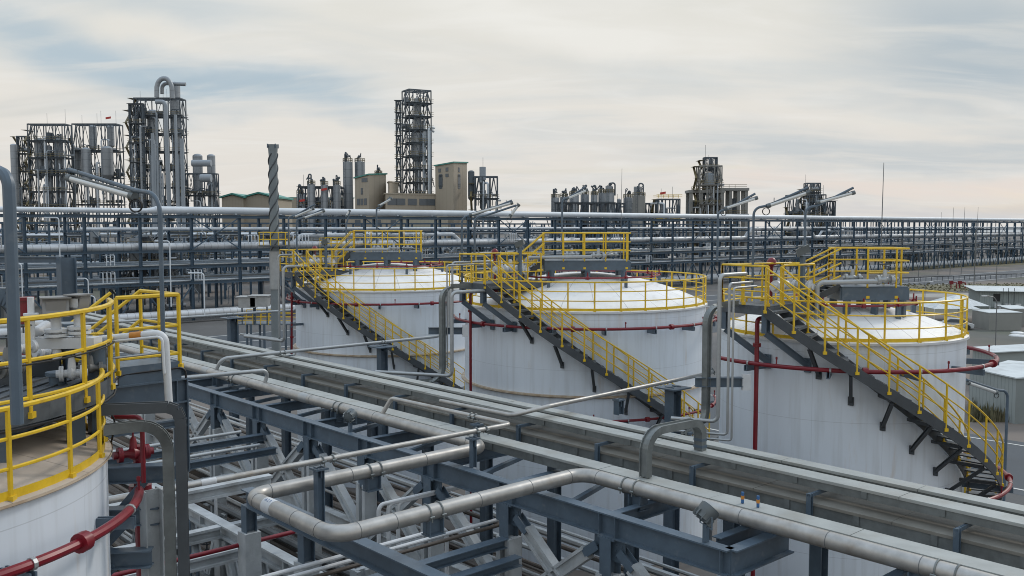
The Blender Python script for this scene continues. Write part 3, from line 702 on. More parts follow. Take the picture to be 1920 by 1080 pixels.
for i, u in enumerate(UC):
    mb = MB(); mb.ibeam(W(u, VG, HG + .481), W(u, VG, HG + 1.35), .3, .32, up=VD); mb.obox(W(u, VG, HG + .50), UD * .22, VD * .15, V3((0, 0, .018)))
    mb.obox(W(u, VG - .01, HG + .75), UD * .42, VD * .01, V3((0, 0, .22)))
    for bx_ in range(4):
        for bz in range(3):
            mb.obox(W(u - .34 + .17 * bx_ + (.06 if bx_ > 1 else 0), VG - .025, HG + .62 + .12 * bz), UD * .017, VD * .012, V3((0, 0, .017)))
    c = part('column', mb, M['steel'], rk)
    mb = MB(); a = W(u, VG, HG + 1.25); b = W(u, VG, CZ)
    mb.obox((a + b) / 2, UD * .19, VD * .07, V3((0, 0, (a.z - b.z) / 2)))
    for k in (-1, 1): mb.obox((a + b) / 2 + UD * k * .15, UD * .07, VD * .2, V3((0, 0, (a.z - b.z) / 2 - .01)))
    part('fireproof_casing', mb, M['conc'], c)
    # diagonals running down from the gusset
    if i < len(UC) - 1:
        for sg in (-1, 1):
            if sg > 0 and i not in (0, 2, 4, 6): continue
            p = W(u + sg * .3, VG, HG + .72); q = W(u + sg * 2.9, VG, HG + 2.75)
            mb = MB(); mb.ibeam(p, p.lerp(q, .14), .2, .2, up=VD); d_ = part('brace', mb, M['steel'], rk)
            mb = MB(); r = p.lerp(q, .12); mb.bar(r, q, .24, .10, up=VD)
            for k in (-1, 1): mb.bar(r + (q - r).cross(VD).normalized() * k * .11, q + (q - r).cross(VD).normalized() * k * .11, .07, .22, up=VD)
            part('fireproof_casing', mb, M['conc'], d_)
    # back column under the trays
    mb = MB(); a = W(u + .2, 18.4, HG + .3); b = W(u + .2, 18.4, CZ); mb.ibeam(a, b, .28, .3, up=VD); part('column', mb, M['steel'], rk)
    mb = MB(); mb.ibeam(W(u, VG + .14, HG + .17), W(u, 18.9, HG + .17), .2, .3); part('cross_beam', mb, M['steel'], rk)
for u in [13.9 + i * 3.05 for i in range(8)]:                # plan bracing and light members below the pipe
    mb = MB(); mb.bar(W(u, VG + .15, HG + .2), W(u + 1.4, 18.3, HG + .2), .12, .1); part('plan_brace', mb, M['steel'], rk)
mb = MB(); mb.ibeam(W(4, 18.4, HG + .17), W(40, 18.4, HG + .17), .2, .3); part('rear_girder', mb, M['steel'], rk)
mb = MB(); mb.ibeam(W(9, VG + .1, HG + 2.7), W(40, VG + .1, HG + 2.7), .26, .34); part('lower_girder', mb, M['conc'], rk)
for u in (10.2, 7.1, 4.2):                                   # right-hand supports under the trays
    mb = MB(); mb.ibeam(W(u, 14.3, HG + .17), W(u, 18.9, HG + .17), .2, .3); part('cross_beam', mb, M['steel'], rk)
    mb = MB(); mb.ibeam(W(u, 18.0, HG + .33), W(u, 18.0, CZ), .28, .3, up=VD); part('column', mb, M['steel'], rk)
    mb = MB(); mb.ibeam(W(u, 14.9, HG + .33), W(u, 14.9, CZ), .28, .3, up=VD); part('column', mb, M['steel'], rk)
# second, lower rack nearer the camera
r2 = thing('pipe_rack', 'lower cased pipe rack in the foreground that carries the bent pipe loop', 'pipe rack', W(17, 9.6, CZ))
mb = MB(); mb.ibeam(W(11.6, 9.9, 6.42), W(20.5, 9.9, 6.42), .3, .4, t=.03); part('girder', mb, M['steel'], r2)
for u in (12.0, 14.3, 17.7, 20.4):
    mb = MB(); mb.ibeam(W(u, 9.9, 6.63), W(u, 9.9, 7.3), .26, .28, up=VD); c = part('column', mb, M['steel'], r2)
    mb = MB(); a = W(u, 9.9, 7.25); b = W(u, 9.9, CZ); mb.obox((a + b) / 2, UD * .2, VD * .2, V3((0, 0, (a.z - b.z) / 2))); mb.obox((a + b) / 2 + UD * .22, UD * .03, VD * .14, V3((0, 0, (a.z - b.z) / 2 - .01))); part('fireproof_casing', mb, M['conc'], c)
for u, v0, v1, h, m_ in ((23.6, 4.4, 10.6, 8.2, 'conc'), (21.7, 4.6, 10.6, 8.2, 'conc'), (19.0, 5.0, 10.6, 8.25, 'conc'), (16.2, 5.0, 13.6, 8.6, 'conc'), (13.4, 5.0, 13.6, 8.6, 'conc'), (22.4, 4.4, 11.5, 6.72, 'conc'),
                         (27.25, 5.4, 13.75, 6.72, 'steel'), (26.4, 5.2, 13.75, 7.0, 'steel'), (15.55, 5.0, 13.75, 7.15, 'steel'), (15.1, 5.2, 13.75, 7.45, 'steel'), (25.6, 5.0, 13.6, 8.9, 'conc'), (29.0, 6.0, 13.6, 8.4, 'conc'), (32.0, 7.0, 13.6, 8.4, 'conc'), (11.2, 6.5, 13.6, 7.6, 'steel')):
    mb = MB(); mb.ibeam(W(u, v0, h), W(u, v1, h), .26, .32 if m_ == 'conc' else .2, t=.07 if m_ == 'conc' else None); part('cross_beam', mb, M[m_], r2)
for u in (26.2, 23.75, 21.85, 19.2, 16.4, 13.6, 11.4, 29.2):
    for v in (6.4, 10.75, 12.2):
        if v > 12 and u > 20: continue
        mb = MB(); a = W(u, v, 8.4); b = W(u, v, CZ); mb.obox((a + b) / 2, UD * .06, VD * .17, V3((0, 0, (a.z - b.z) / 2)))
        for k in (-1, 1): mb.obox((a + b) / 2 + VD * k * .13, UD * .17, VD * .05, V3((0, 0, (a.z - b.z) / 2 - .01)))
        part('column', mb, M['conc'], r2)
        if v < 12:
            for sg in (-1, 1):
                p_ = W(u + sg * .25, v, 8.45); q_ = W(u + sg * 1.6, v, 11.6); mb = MB(); mb.bar(p_, q_, .08, .28, up=VD)
                for k in (-1, 1): mb.bar(p_ + VD * k * .1, q_ + VD * k * .1, .05, .24, up=UD)
                if sg > 0 or u > 20: part('brace', mb, M['conc'], r2)
for v, h in ((6.4, 8.22), (10.75, 8.2), (12.2, 9.4), (8.3, 10.2)):
    mb = MB(); mb.ibeam(W(9.5, v, h), W(32, v, h), .30, .36, t=.06); part('lower_girder', mb, M['conc'], r2)
    for u in [10.5 + i * 2.4 for i in range(9)]: mb = MB(); mb.obox(W(u, v, h), UD * .03, VD * .149, V3((0, 0, .118))); part('stiffener', mb, M['conc'], r2)
for (u, v0, v1, h, m_) in ((24.8, 6, 13, 9.9, 'steel'), (20.4, 6, 13, 9.6, 'steel'), (17.6, 6, 13, 9.9, 'steel'), (14.4, 6, 13.6, 9.7, 'steel'), (12.2, 6, 13.6, 9.2, 'steel')):
    mb = MB(); mb.ibeam(W(u, v0, h), W(u, v1, h), .16, .2); part('cross_beam', mb, M[m_], r2)
    for v in (7.4, 9.2, 11.6): mb = MB(); mb.ibeam(W(u, v, h + .1), W(u, v, CZ), .12, .14, up=VD); part('post', mb, M['steel'], r2)
# small-bore lines crossing on the lower steel, pixel-checked directions along the v axis
def upipe(U0, U1, V, h, r, label, m='pipe', group=None, clamps=(), **k): return pipe([W(U0, V, h), W(U1, V, h)], r, label, m, 0, group, clamps=clamps, **k)
def vpipe(U, V0, V1, h, r, label, m='pipe', group=None, **k): return pipe([W(U, V0, h), W(U, V1, h)], r, label, m, 0, group, **k)
for i, (u, h, r, m_, v1) in enumerate(((16.75, 6.95, .05, 'whitep', 13.0), (16.45, 6.97, .045, 'whitep', 14.6), (16.2, 7.0, .045, 'brownpipe', 14.8))):
    pipe([W(u, 4.2, h), W(u, v1, h), W(u, v1, h + 2.0)], r, 'thin line crossing below the pipe loop and dropping at its right end', m_, .18, 'thin lines below the loop', seg=10)
for i in range(3):
    pipe([W(18.35, 15.0, 6.62 + .02 * i), W(18.35, 12.2 + .28 * i, 6.62 + .02 * i), W(18.35, 12.2 + .28 * i, 9.5)], .05, 'short bent conduit beside the cased column behind the loop', 'whitep', .16, 'three bent conduits', seg=10)
for i, (u, v0, v1, h) in enumerate(((27.25, 4.6, 13.0, 6.45), (26.4, 4.6, 13.2, 6.75))):
    vpipe(u, v0, v1, h, .055, ['upper silver line crossing left of the main girder', 'lower silver line crossing left of the main girder'][i], 'pipe')
vpipe(20.6, 4.6, 11.2, 7.6, .055, 'dark red fire pipe crossing below the small silver line at left', 'red', name='fire_water_pipe', cat='fire pipe')
# trays
def tray(label, U0, U1, V0, V1, h, dep, m_top='galvtop', m_side='galv', joint=3.0, posts=None):
    t = thing('cable_tray', label, 'cable tray', W((U0 + U1) / 2, (V0 + V1) / 2, h + dep))
    mb = MB(); mb.chan(W(U0, (V0 + V1) / 2, h + dep / 2 + .006), W(U1, (V0 + V1) / 2, h + dep / 2 + .006), V1 - V0, dep); part('tray_sides', mb, M[m_side], t)
    n = int((U1 - U0) / joint); 
    for i in range(n):
        a = U0 + joint * i + .006; b = U0 + joint * (i + 1) - .006; j = random.uniform(-.008, .008)
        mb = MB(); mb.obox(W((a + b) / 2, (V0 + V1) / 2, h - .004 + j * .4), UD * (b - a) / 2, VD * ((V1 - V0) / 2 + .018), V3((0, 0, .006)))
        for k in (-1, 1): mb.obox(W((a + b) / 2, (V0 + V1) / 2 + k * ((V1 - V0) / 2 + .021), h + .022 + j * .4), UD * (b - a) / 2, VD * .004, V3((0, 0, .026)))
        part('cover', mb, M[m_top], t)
    for i in range(int((U1 - U0) / 1.5)):
        u = U0 + .7 + i * 1.5; mb = MB(); mb.obox(W(u, V0 - .02, h + dep / 2), UD * .06, VD * .004, V3((0, 0, dep * .4))); part('splice_plate', mb, M['galv'], t)
    return t
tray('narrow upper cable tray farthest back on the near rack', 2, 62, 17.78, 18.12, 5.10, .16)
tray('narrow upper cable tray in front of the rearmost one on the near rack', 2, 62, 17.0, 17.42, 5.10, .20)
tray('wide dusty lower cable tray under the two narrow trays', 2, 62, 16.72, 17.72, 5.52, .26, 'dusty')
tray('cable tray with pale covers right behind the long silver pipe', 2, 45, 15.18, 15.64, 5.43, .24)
for i, u in enumerate([3.9 + 2.88 * i for i in range(19)]):
    t = thing('tray_support', 'L-shaped grey bracket holding the narrow trays over the wide one', 'bracket', W(u, 16.66, 5.9), group='brackets along the wide cable tray')
    mb = MB(); mb.ibeam(W(u, 16.65, 5.9), W(u, 16.65, 5.32), .10, .10, up=VD); part('upright', mb, M['steel'], t)
    mb = MB(); mb.chan(W(u, 16.6, 5.36), W(u, 18.2, 5.36), .06, .07); part('arm', mb, M['steel'], t)
# long silver pipe with its flat expansion loop
RP = .155
CL = ((0, .21), (0, .217), (0, .44), (0, .447))
lp = pipe([W(60, 14.86, 5.5), W(17.55, 14.86, 5.5), W(17.55, 8.5, 5.5), W(14.2, 8.5, 5.5), W(14.2, 14.86, 5.5), W(1.5, 14.86, 5.5)], RP, 'long stainless pipe with a flat U-shaped loop across the foreground', 'stain', .42, seg=20,
     clamps=((0, .665), (0, .672), (0, .835), (0, .842), (1, .50), (1, .545), (3, .32), (3, .365), (4, .10), (4, .125), (4, .62), (4, .645)),
     bands=((0, .615, .5, 'pipe'), (0, .79, .5, 'pipe'), (2, .30, .34, 'whitep')) + tuple((i_, f_, .012, 'greypipe') for i_, f_ in ((0, .70), (0, .80), (0, .885), (0, .985), (1, .075), (1, .30), (1, .62), (1, .925), (2, .14), (2, .60), (2, .86), (3, .075), (3, .20), (3, .52), (3, .74), (3, .925), (4, .04), (4, .33), (4, .47), (4, .60))))
for (u, v) in ((33, 14.86), (24.6, 14.86), (17.55, 11.5), (14.2, 10.7), (12.6, 14.86), (6.6, 14.86)):
    p = W(u, v, 5.5 + RP); t = thing('pipe_shoe', 'grey saddle plate under the stainless pipe on the steel', 'pipe support', p - ZD * .2, group='saddles under the stainless pipe'); mb = MB()
    ax = (UD if v == 14.86 else VD); ay = (VD if v == 14.86 else UD); mb.obox(p - ZD * .12, ax * .17, ay * .01, V3((0, 0, .16))); mb.obox(p - ZD * .28, ax * .19, ay * .14, V3((0, 0, .012))); 
    for k in (-1, 1): mb.obox(p - ZD * .12 + ax * k * .16, ax * .01, ay * .12, V3((0, 0, .14)))
    part('saddle', mb, M['steel'], t)
# label texts on pipes: blue panel with white lettering too small to read: plain blue marks
mb = MB()
p = W(16.55, 8.5, 5.5)
for k in range(9):
    a = .55 + .09 * (k % 3); d = V3((0, 0, 1)) * math.sin(1.0 + .16 * (k // 3)) - VD * math.cos(1.0 + .16 * (k // 3))
    mb.obox(p + d * (RP + .006) + UD * (k % 3 - 1) * .085, UD * (.012 + .006 * (k * 7 % 4)), d.cross(UD) * .006, d * .001)
part('pipe_label_marks', mb, M['blueband'], lp)
# branch lines
def post_support(U, V, h_top, h_bot, label, wd=.12, cap=.26):
    t = thing('pipe_support', label, 'pipe support', W(U, V, h_bot)); mb = MB(); mb.ibeam(W(U, V, h_top + .06), W(U, V, h_bot), wd, wd * 1.1, up=VD); part('post', mb, M['steel'], t)
    mb = MB(); mb.obox(W(U, V, h_top + .10), UD * cap / 2, VD * cap / 2, V3((0, 0, .02))); mb.obox(W(U, V, h_top + .2), UD * cap * .4, VD * .01, V3((0, 0, .09))); part('cap_plate', mb, M['steel'], t); return t
pipe([W(22.2, 14.86, 5.45), W(22.0, 15.1, 4.92), W(17.1, 15.3, 4.92), W(17.1, 7.1, 4.92), W(17.1, 5.6, 4.92)], .062, 'small silver branch pipe looping from the long pipe and crossing to the left', 'stain', .16, clamps=((1, .70), (1, .735), (2, .10), (2, .135), (2, .62), (2, .65)), bands=((2, .955, .30, 'whitep'),))
post_support(18.3, 15.2, 5.0, 5.8, 'short post carrying the small branch pipe near its corner')
post_support(17.12, 14.1, 4.99, 5.8, 'post with square cap under the branch pipe at the girder')
post_support(17.12, 9.9, 4.99, 6.42, 'tall post lifting the branch pipe above the loop', .16, .3)
pipe([W(33.2, 14.86, 5.45), W(32.9, 15.0, 4.92), W(33.1, 25.0, 4.92), W(33.1, 25.9, 4.85), W(33.1, 25.9, 2.7)], .068, 'silver branch pipe crossing the trays to the middle white tank', 'pipe', .3, clamps=((1, .24), (1, .26), (1, .72), (1, .735)))
pipe([W(49, 9, 4.9), W(49, 27, 4.9), W(49, 27, 2.7)], .07, 'silver pipe crossing left of the farthest white tank above the yellow platform', 'pipe', .3, clamps=((0, .76), (0, .78)))
post_support(49, 23, 5.0, CZ, 'tall grey column with T cap left of the farthest white tank', .4, 1.0)
post_support(33.0, 17.9, 5.0, 5.4, 'small post under the farther branch pipe at the upper trays')
post_support(33.0, 22.2, 5.0, CZ, 'tall grey column with T cap in front of the middle tank stair', .32, .9)
pipe([W(29.3, 14.86, 5.45), W(29.2, 15.0, 4.92), W(29.5, 11.9, 4.92), W(29.5, 5.5, 4.92)], .068, 'silver branch pipe running left from the long pipe toward the yellow platform', 'pipe', .2)
pipe([W(21.0, 16.1, 4.98), W(18.0, 16.15, 4.95), W(17.7, 17.2, 4.8), W(17.8, 24.6, 4.68), W(18.0, 24.75, 4.6), W(18.0, 24.75, 2.75), W(17.6, 25.4, 2.7)], .06, 'silver branch pipe crossing the trays to the nearest right tank', 'stain', .22, clamps=((3, .27), (3, .29), (3, .62), (3, .64)), bands=((3, .74, .3, 'whitep'),))
post_support(17.7, 20.0, 4.88, 5.4, 'small post under the nearer branch pipe behind the trays', .2)
post_support(17.8, 22.6, 4.84, CZ, 'tall grey column with T cap left of the nearest right tank', .34, .8)
# cable goose-necks on the front tray
p = W(14.0, 15.4, 5.4)
duct([W(12.85, 15.4, 5.40), W(12.85, 15.4, 4.42), W(12.75, 17.2, 4.42), W(12.75, 17.2, 5.08)], .20, .13, 'galvanised goose-neck duct arching over the trays toward the right tank', UD)
# floodlights on the main girder and at right
def flood(p, aim, label, s=1.):
    t = thing('floodlight', label, 'floodlight', p); aim = V3(aim).normalized()
    mb = MB(); mb.bar(p, p + ZD * .30 * s, .09, .09); part('post', mb, M['steel'], t)
    c = p + ZD * .46 * s
    mb = MB(); mb.tube([c - aim * .13 * s, c - aim * .10 * s, c - aim * .02 * s, c + aim * .02 * s, c + aim * .12 * s], [x * s for x in (.08, .15, .155, .17, .175)], 18)
    for k in range(10):
        a = k * math.pi / 5; sdv = aim.cross(ZD).normalized(); u = sdv.cross(aim); e = sdv * math.cos(a) + u * math.sin(a); mb.obox(c - aim * .07 * s + e * .15 * s, e * .03 * s, aim * .06 * s, aim.cross(e) * .008)
    hd = part('lamp_head', mb, M['lampm'], t)
    mb = MB(); mb.disc(c + aim * .125 * s, aim, .15 * s, .02, 18); part('lamp_glass', mb, M['window'], hd)
    mb = MB(); sdv = aim.cross(ZD).normalized(); mb.tube([c + sdv * .19 * s, c + sdv * .2 * s - ZD * .2 * s, c - sdv * .2 * s - ZD * .2 * s, c - sdv * .19 * s], .014, 5); part('yoke', mb, M['steel'], t); return t
p = Hp(1340, 1010, 5.45); flood(W(10.15, VG, HG), V3((.7, .2, .75)), 'round ribbed floodlight standing on the corner of the girder below the long pipe', 1.15)
flood(W(22.45, VG + .1, HG), V3((.35, .85, .25)), 'round ribbed floodlight on the girder left of the small branch pipe', 1.0)
for k, du in enumerate((0, .35)):
    a = W(10.0 + du, 15.35, 5.41); t = thing('cable_gland', ['left blue and orange cable gland poking above the pipe at right', 'right blue and orange cable gland poking above the pipe at right'][1 - k], 'cable gland', a)
    mb = MB(); mb.tube([a, a + ZD * .22], .03, 8); part('sleeve', mb, M['blueband'], t); mb = MB(); mb.tube([a + ZD * .08, a + ZD * .15], .034, 8); part('ring', mb, M['orange'], t)
# low pipes near the ground under and beside the racks
k = 0
vv = 5.4
while vv < 22:
    r = random.choice([.07, .09, .11, .14, .17]); h = random.choice([11.6, 11.9, 12.2, 12.35])
    if random.random() < .97: upipe(3 if vv > 11 else 9, 60, vv, h, r, 'long dull pipe lying low on sleepers under the near racks', random.choice(['brownpipe', 'greypipe', 'brownpipe', 'pipe']), 'low pipes under the near racks', seg=8)
    vv += 2 * r + random.uniform(.03, .16); k += 1
vv = 6
while vv < 21:
    r = random.choice([.06, .08, .11]); upipe(12, 58, vv, random.choice([9.7, 9.75]), r, 'middle-level pipe on the cased beams under the near racks', random.choice(['greypipe', 'pipe', 'brownpipe']), 'middle-level pipes under the near racks', seg=8); vv += random.uniform(.35, 1.0)
for i in range(14):
    u = random.uniform(10, 36); h = random.choice([10.6, 10.9, 11.2]); vpipe(u, 5 + random.uniform(0, 3), 13 + random.uniform(-3, 6), h, random.choice([.05, .07, .1]), 'low pipe crossing over the long low pipes under the near racks', random.choice(['greypipe', 'brownpipe', 'pipe', 'red' if i % 7 == 0 else 'greypipe']), 'cross pipes under the near racks', seg=8)
for i in range(12):
    u = 6 + i * 4.2; mb = MB(); mb.obox(W(u, 13.5, 12.7), UD * .2, VD * 9, V3((0, 0, .3))); solo('pipe_sleeper', mb, M['conc'], 'low concrete sleeper across the ground under the near racks', 'sleeper', 'sleepers under the near racks')
for i in range(46):
    u = random.uniform(12, 34); v = random.uniform(5.5, 13); h0_ = random.uniform(8.2, 9.8)
    p = W(u, v, CZ); t = thing('conduit', 'thin upright conduit between the low pipes and the cased beams', 'conduit', p, group='thin upright conduits under the racks'); mb = MB(); mb.tube([p, W(u, v, h0_), W(u + random.uniform(-1.2, 1.2), v, h0_)], random.choice([.025, .035, .05]), 6, .12); part('tube', mb, M[random.choice(['pipe', 'whitep', 'steel', 'greypipe'])], t)
for i in range(10):
    u = random.uniform(13, 30); v = random.uniform(7, 13); valve(W(u, v, 11.2), random.choice([UD, VD]), .8, 'dark low valve among the pipes under the near racks', 1.4, random.choice(['steeld', 'greypipe']))['group'] = 'valves under the near racks'
# ================================================================== FOREGROUND LEFT TANK
t4 = make_tank('white storage tank with dirty roof cut off by the left edge, nearest the viewer', T4, 3.45, rim=3.2, roofh=.55, girder=True, roofm='roofdirty')
railing(t4, 'rim_railing', ring_pts(T4, 3.42, CZ - 3.2, 0, 360, 72)[:-1], 1.1, 1.0, closed=True, r=.032, toe=.14, postr=.034)
fire_ring(T4, 3.86, 3.83, 20, 112, 'thick dark red fire pipe curving round the nearest left tank', R=3.45, rp=.065, brackets=3)
# platform over the roof, curved right edge
hd = CZ - 2.32
pc = (-9.4, 13.0); RD = 3.5
edge = [V3((pc[0] + RD * math.sin(R_(a)), pc[1] - RD * math.cos(R_(a)), hd)) for a in range(34, 123, 8)]
mb = MB(); poly = [tuple(p)[:2] for p in edge] + [(-9.6, 15.0), (-10.5, 10.5)]; grating(mb, poly, hd, .04)
for a, b in zip(edge[:-1], edge[1:]): mb.bar(a - ZD * .06, b - ZD * .06, .02, .26)
for i in range(16):
    x = -10.0 + i * .24
    mb.bar((x, 10.6 + i * .05, hd + .012), (x, 14.6, hd + .012), .03, .02)
part('roof_deck', mb, M['grate'], t4)
mb = MB()
for i in (1, 4, 7, 9):
    p = edge[i]; q = V3((p.x - .25, p.y, 0)); mb = MB(); mb.bar((q.x, q.y, hd - .07), (q.x, q.y, CZ - 3.4), .2, .2); part('deck_post', mb, M['steel'], t4)
for p, q in ((edge[0], edge[5]), (edge[5], edge[10])): mb = MB(); mb.ibeam(p - ZD * .25 - V3((.3, 0, 0)), q - ZD * .25 - V3((.3, 0, 0)), .14, .24); part('deck_beam', mb, M['steel'], t4)
railing(t4, 'deck_railing', edge, 1.15, 1.12, toe=0, r=.036, postr=.036, rails=(1., .52, .10) if False else (1., .54, .12), postbase=.12)
railing(t4, 'deck_railing', [edge[0] + V3((-2.2, .5, 0)), edge[0] + V3((-.6, .1, 0))], 1.15, 1.3, toe=0, r=.036, postr=.036, rails=(1., .54))
# side landing reaching right
E1 = V3((-6.45, 15.15, hd)); E2 = V3((-5.72, 15.95, hd)); E3 = V3((-6.75, 16.9, hd)); E4 = V3((-7.5, 16.1, hd))
mb = MB(); grating(mb, [tuple(p)[:2] for p in (E1, E2, E3, E4)], hd, .04)
for a, b in ((E1, E2), (E2, E3), (E3, E4)): mb.bar(a - ZD * .14, b - ZD * .14, .05, .3)
mb.prism([tuple(E4)[:2], tuple(E1)[:2], tuple(edge[-1])[:2], tuple(edge[-2])[:2]], hd - .041, hd - .002)
part('side_landing', mb, M['steel'], t4)
railing(t4, 'landing_railing', [E1, E2], 1.15, 1.1, toe=0, r=.036, postr=.036, rails=(1., .54, .12), postbase=.12)
railing(t4, 'landing_railing', [E2, E3], 1.15, .9, toe=0, r=.034, postr=.034, rails=(1., .54, .12), postbase=.12)
dn = V3((-.62, .0, -.62))
for off in (V3((0, 0, 0)), V3((-.3, -.55, 0))):
    for f in (1.0, .54):
        mb = MB(); a = E3 + off + ZD * 1.15 * f; mb.tube([a, a + V3((-1.15, -1.1, -1.15))], .032, 6); part('descending_handrail', mb, M['yellow'], t4)
# deep beams below the landing
for (a, b, w_, h_) in ((E1 + V3((-.9, -.9, -.5)), E2 + V3((.1, .1, -.5)), .18, .42), (E1 + V3((-.9, -.9, -1.05)), E2 + V3((.1, .1, -1.05)), .16, .14)):
    mb = MB(); mb.ibeam(a, b, w_, h_, t=.03); part('landing_beam', mb, M['steel'], t4)
mb = MB(); a = E2 + V3((.0, .0, -.3)); mb.ibeam(a, V3((a.x, a.y, CZ - 4.25)), .2, .2, up=VD); part('landing_column', mb, M['steel'], t4)
# white line hugging the railing
pipe([Dp(-60, 632, 12.6), Dp(70, 622, 13.3), Dp(88, 610, 13.6)], .075, 'white pipe behind the yellow railing on the nearest left tank, ending in a cap', 'whitep', .1)
pipe([Dp(150, 652, 14.0), Dp(190, 636, 14.2), Dp(309, 624, 14.2), Dp(317, 760, 14.2)], .058, 'white pipe running right along the platform and turning down at its edge', 'whitep', .14, bands=((1, .55, .18, 'orange'),))
pipe([Dp(195, 642, 14.1), Dp(304, 631, 14.1), Dp(308, 700, 14.1)], .022, 'thin white line just under the white pipe at the platform edge', 'whitep', .08)
pipe([Dp(208, 672, 13.9), Dp(312, 660, 14.2)], .018, 'thin grey rod between the yellow railing and the white drop pipe', 'pipe', 0)
for k, (x, y, d, w_, h_) in enumerate(((20, 720, 13.6, .5, .5), (85, 690, 14.4, .42, .62), (145, 668, 14.8, .4, .5), (175, 705, 14.0, .3, .42), (110, 640, 15.4, .6, .3))):
    p = Dp(x, y, d); t = thing('equipment_stand', ['dark boxy stand at the left edge of the grating', 'dark upright stand behind the first railing post', 'dark stand under the instrument boxes', 'small dark stand by the curved railing end', 'low dark beam stand behind the white base block'][k], 'equipment stand', p - ZD * h_ / 2)
    mb = MB(); mb.obox(p, V3((w_ / 2, .05, 0)), V3((-.04, w_ * .3, 0)), V3((0, 0, h_ / 2))); mb.obox(p + ZD * (h_ / 2 + .015), V3((w_ / 2 + .03, .05, 0)), V3((-.04, w_ * .3 + .03, 0)), V3((0, 0, .014))); part('frame', mb, M['steeld'], t)
    mb = MB(); mb.tube([p + ZD * (h_ / 2), p + ZD * (h_ / 2 + .14), p + ZD * (h_ / 2 + .14) + V3((.25, .05, 0))], .035, 8, .05); mb.disc(p + ZD * (h_ / 2 + .06), ZD, .075, .03, 12); part('fitting', mb, M['whitep' if k % 2 else 'pipe'], t)
# white saddle with two necks carrying stainless boxes
def cabinet(x, y, d, w_, h_, yaw, label, colour='cabinet'):
    p = Dp(x, y, d); c, s = math.cos(yaw), math.sin(yaw); ax = V3((c, s, 0)); ay = V3((-s, c, 0)); t = thing('instrument_box', label, 'instrument box', V3((p.x, p.y, p.z - .9)))
    mb = MB(); mb.obox(p, ax * w_ / 2, ay * w_ * .42, V3((0, 0, h_ / 2)) + ay * .03); part('cabinet', mb, M[colour], t)
    mb = MB(); mb.obox(p + ZD * (h_ / 2 + .012), ax * (w_ / 2 + .03), ay * (w_ * .42 + .05), V3((0, 0, .01)) ); part('hood', mb, M[colour], t)
    mb = MB(); mb.obox(p - ay * w_ * .43, ax * w_ * .38, ay * .006, V3((0, 0, h_ * .36))); part('front_panel', mb, M['whitep'] if w_ < .3 else M['cabinet'], t)
    mb = MB(); mb.tube([p - ZD * h_ / 2, p - ZD * (h_ / 2 + .35)], .07, 12); mb.disc(p - ZD * (h_ / 2 + .2), ZD, .16, .04, 16); mb.disc(p - ZD * (h_ / 2 + .27), ZD, .16, .04, 16)
    mb.tube([p - ZD * (h_ / 2 + .3), p - ZD * (h_ / 2 + .62)], .06, 12); part('neck', mb, M['whitep'], t); return t
cabinet(104, 576, 13.3, .34, .26, .5, 'larger stainless instrument box on a white neck above the yellow railing')
cabinet(147, 571, 13.4, .22, .26, -.35, 'smaller instrument box with pale face beside the larger one above the railing')
mb = MB(); p = Dp(122, 640, 13.3); mb.prism([(p.x - .55, p.y - .12), (p.x + .42, p.y - .02), (p.x + .42, p.y + .26), (p.x - .55, p.y + .16)], p.z - .1, p.z + .05); solo('white_saddle', mb, M['whitep'], 'white base block under the two instrument boxes', 'pipe saddle')
p = Dp(60, 640, 13.0); mb = MB(); mb.tube([p, p + ZD * .62], .045, 12); mb.disc(p + ZD * .38, ZD, .1, .03, 14); mb.disc(p + ZD * .33, ZD, .085, .03, 14); solo('white_standpipe', mb, M['whitep'], 'white flanged standpipe rising above the yellow railing at left', 'standpipe')
for k, (x, y, d, b, l, cc) in enumerate(((45, 652, 12.8, 1.1, 'white flanged valve low at the left behind the railing', 'whitep'), (135, 700, 13.4, 1.3, 'large white valve under the white base block', 'whitep'), (15, 690, 12.4, 1.5, 'grey valve at the left edge of the grating', 'greypipe'), (182, 660, 14.0, 1.0, 'yellow handled valve by the corner of the curved railing', 'whitep'), (85, 660, 14.2, 1.2, 'white valve behind the first railing post', 'whitep'), (170, 690, 13.6, 1.0, 'small grey valve below the curved railing', 'greypipe'))):
    valve(Dp(x, y, d), V3((1, .4, 0)) if k % 2 else V3((.3, 1, 0)), .42, l, b * .62, cc, 'yellow' if k == 3 else 'steeld')
for k, (x, y0, y1, d, r) in enumerate(((48, 560, 700, 14.6, .09), (108, 700, 770, 13.6, .12), (180, 640, 730, 13.8, .14), (128, 610, 700, 14.5, .06))):
    a, b = vert(x, y0, y1, d); mb = MB(); mb.tube([b, a], r, 12); mb.disc(a, ZD, r * 1.4, .05, 14)
    solo('nozzle', mb, M['red' if k == 0 else 'steel'], ['dark red upright pipe behind the left railing', 'short grey nozzle rising from the grating', 'stout dark grey nozzle behind the railing corner', 'slender grey upright behind the instrument boxes'][k], 'nozzle')
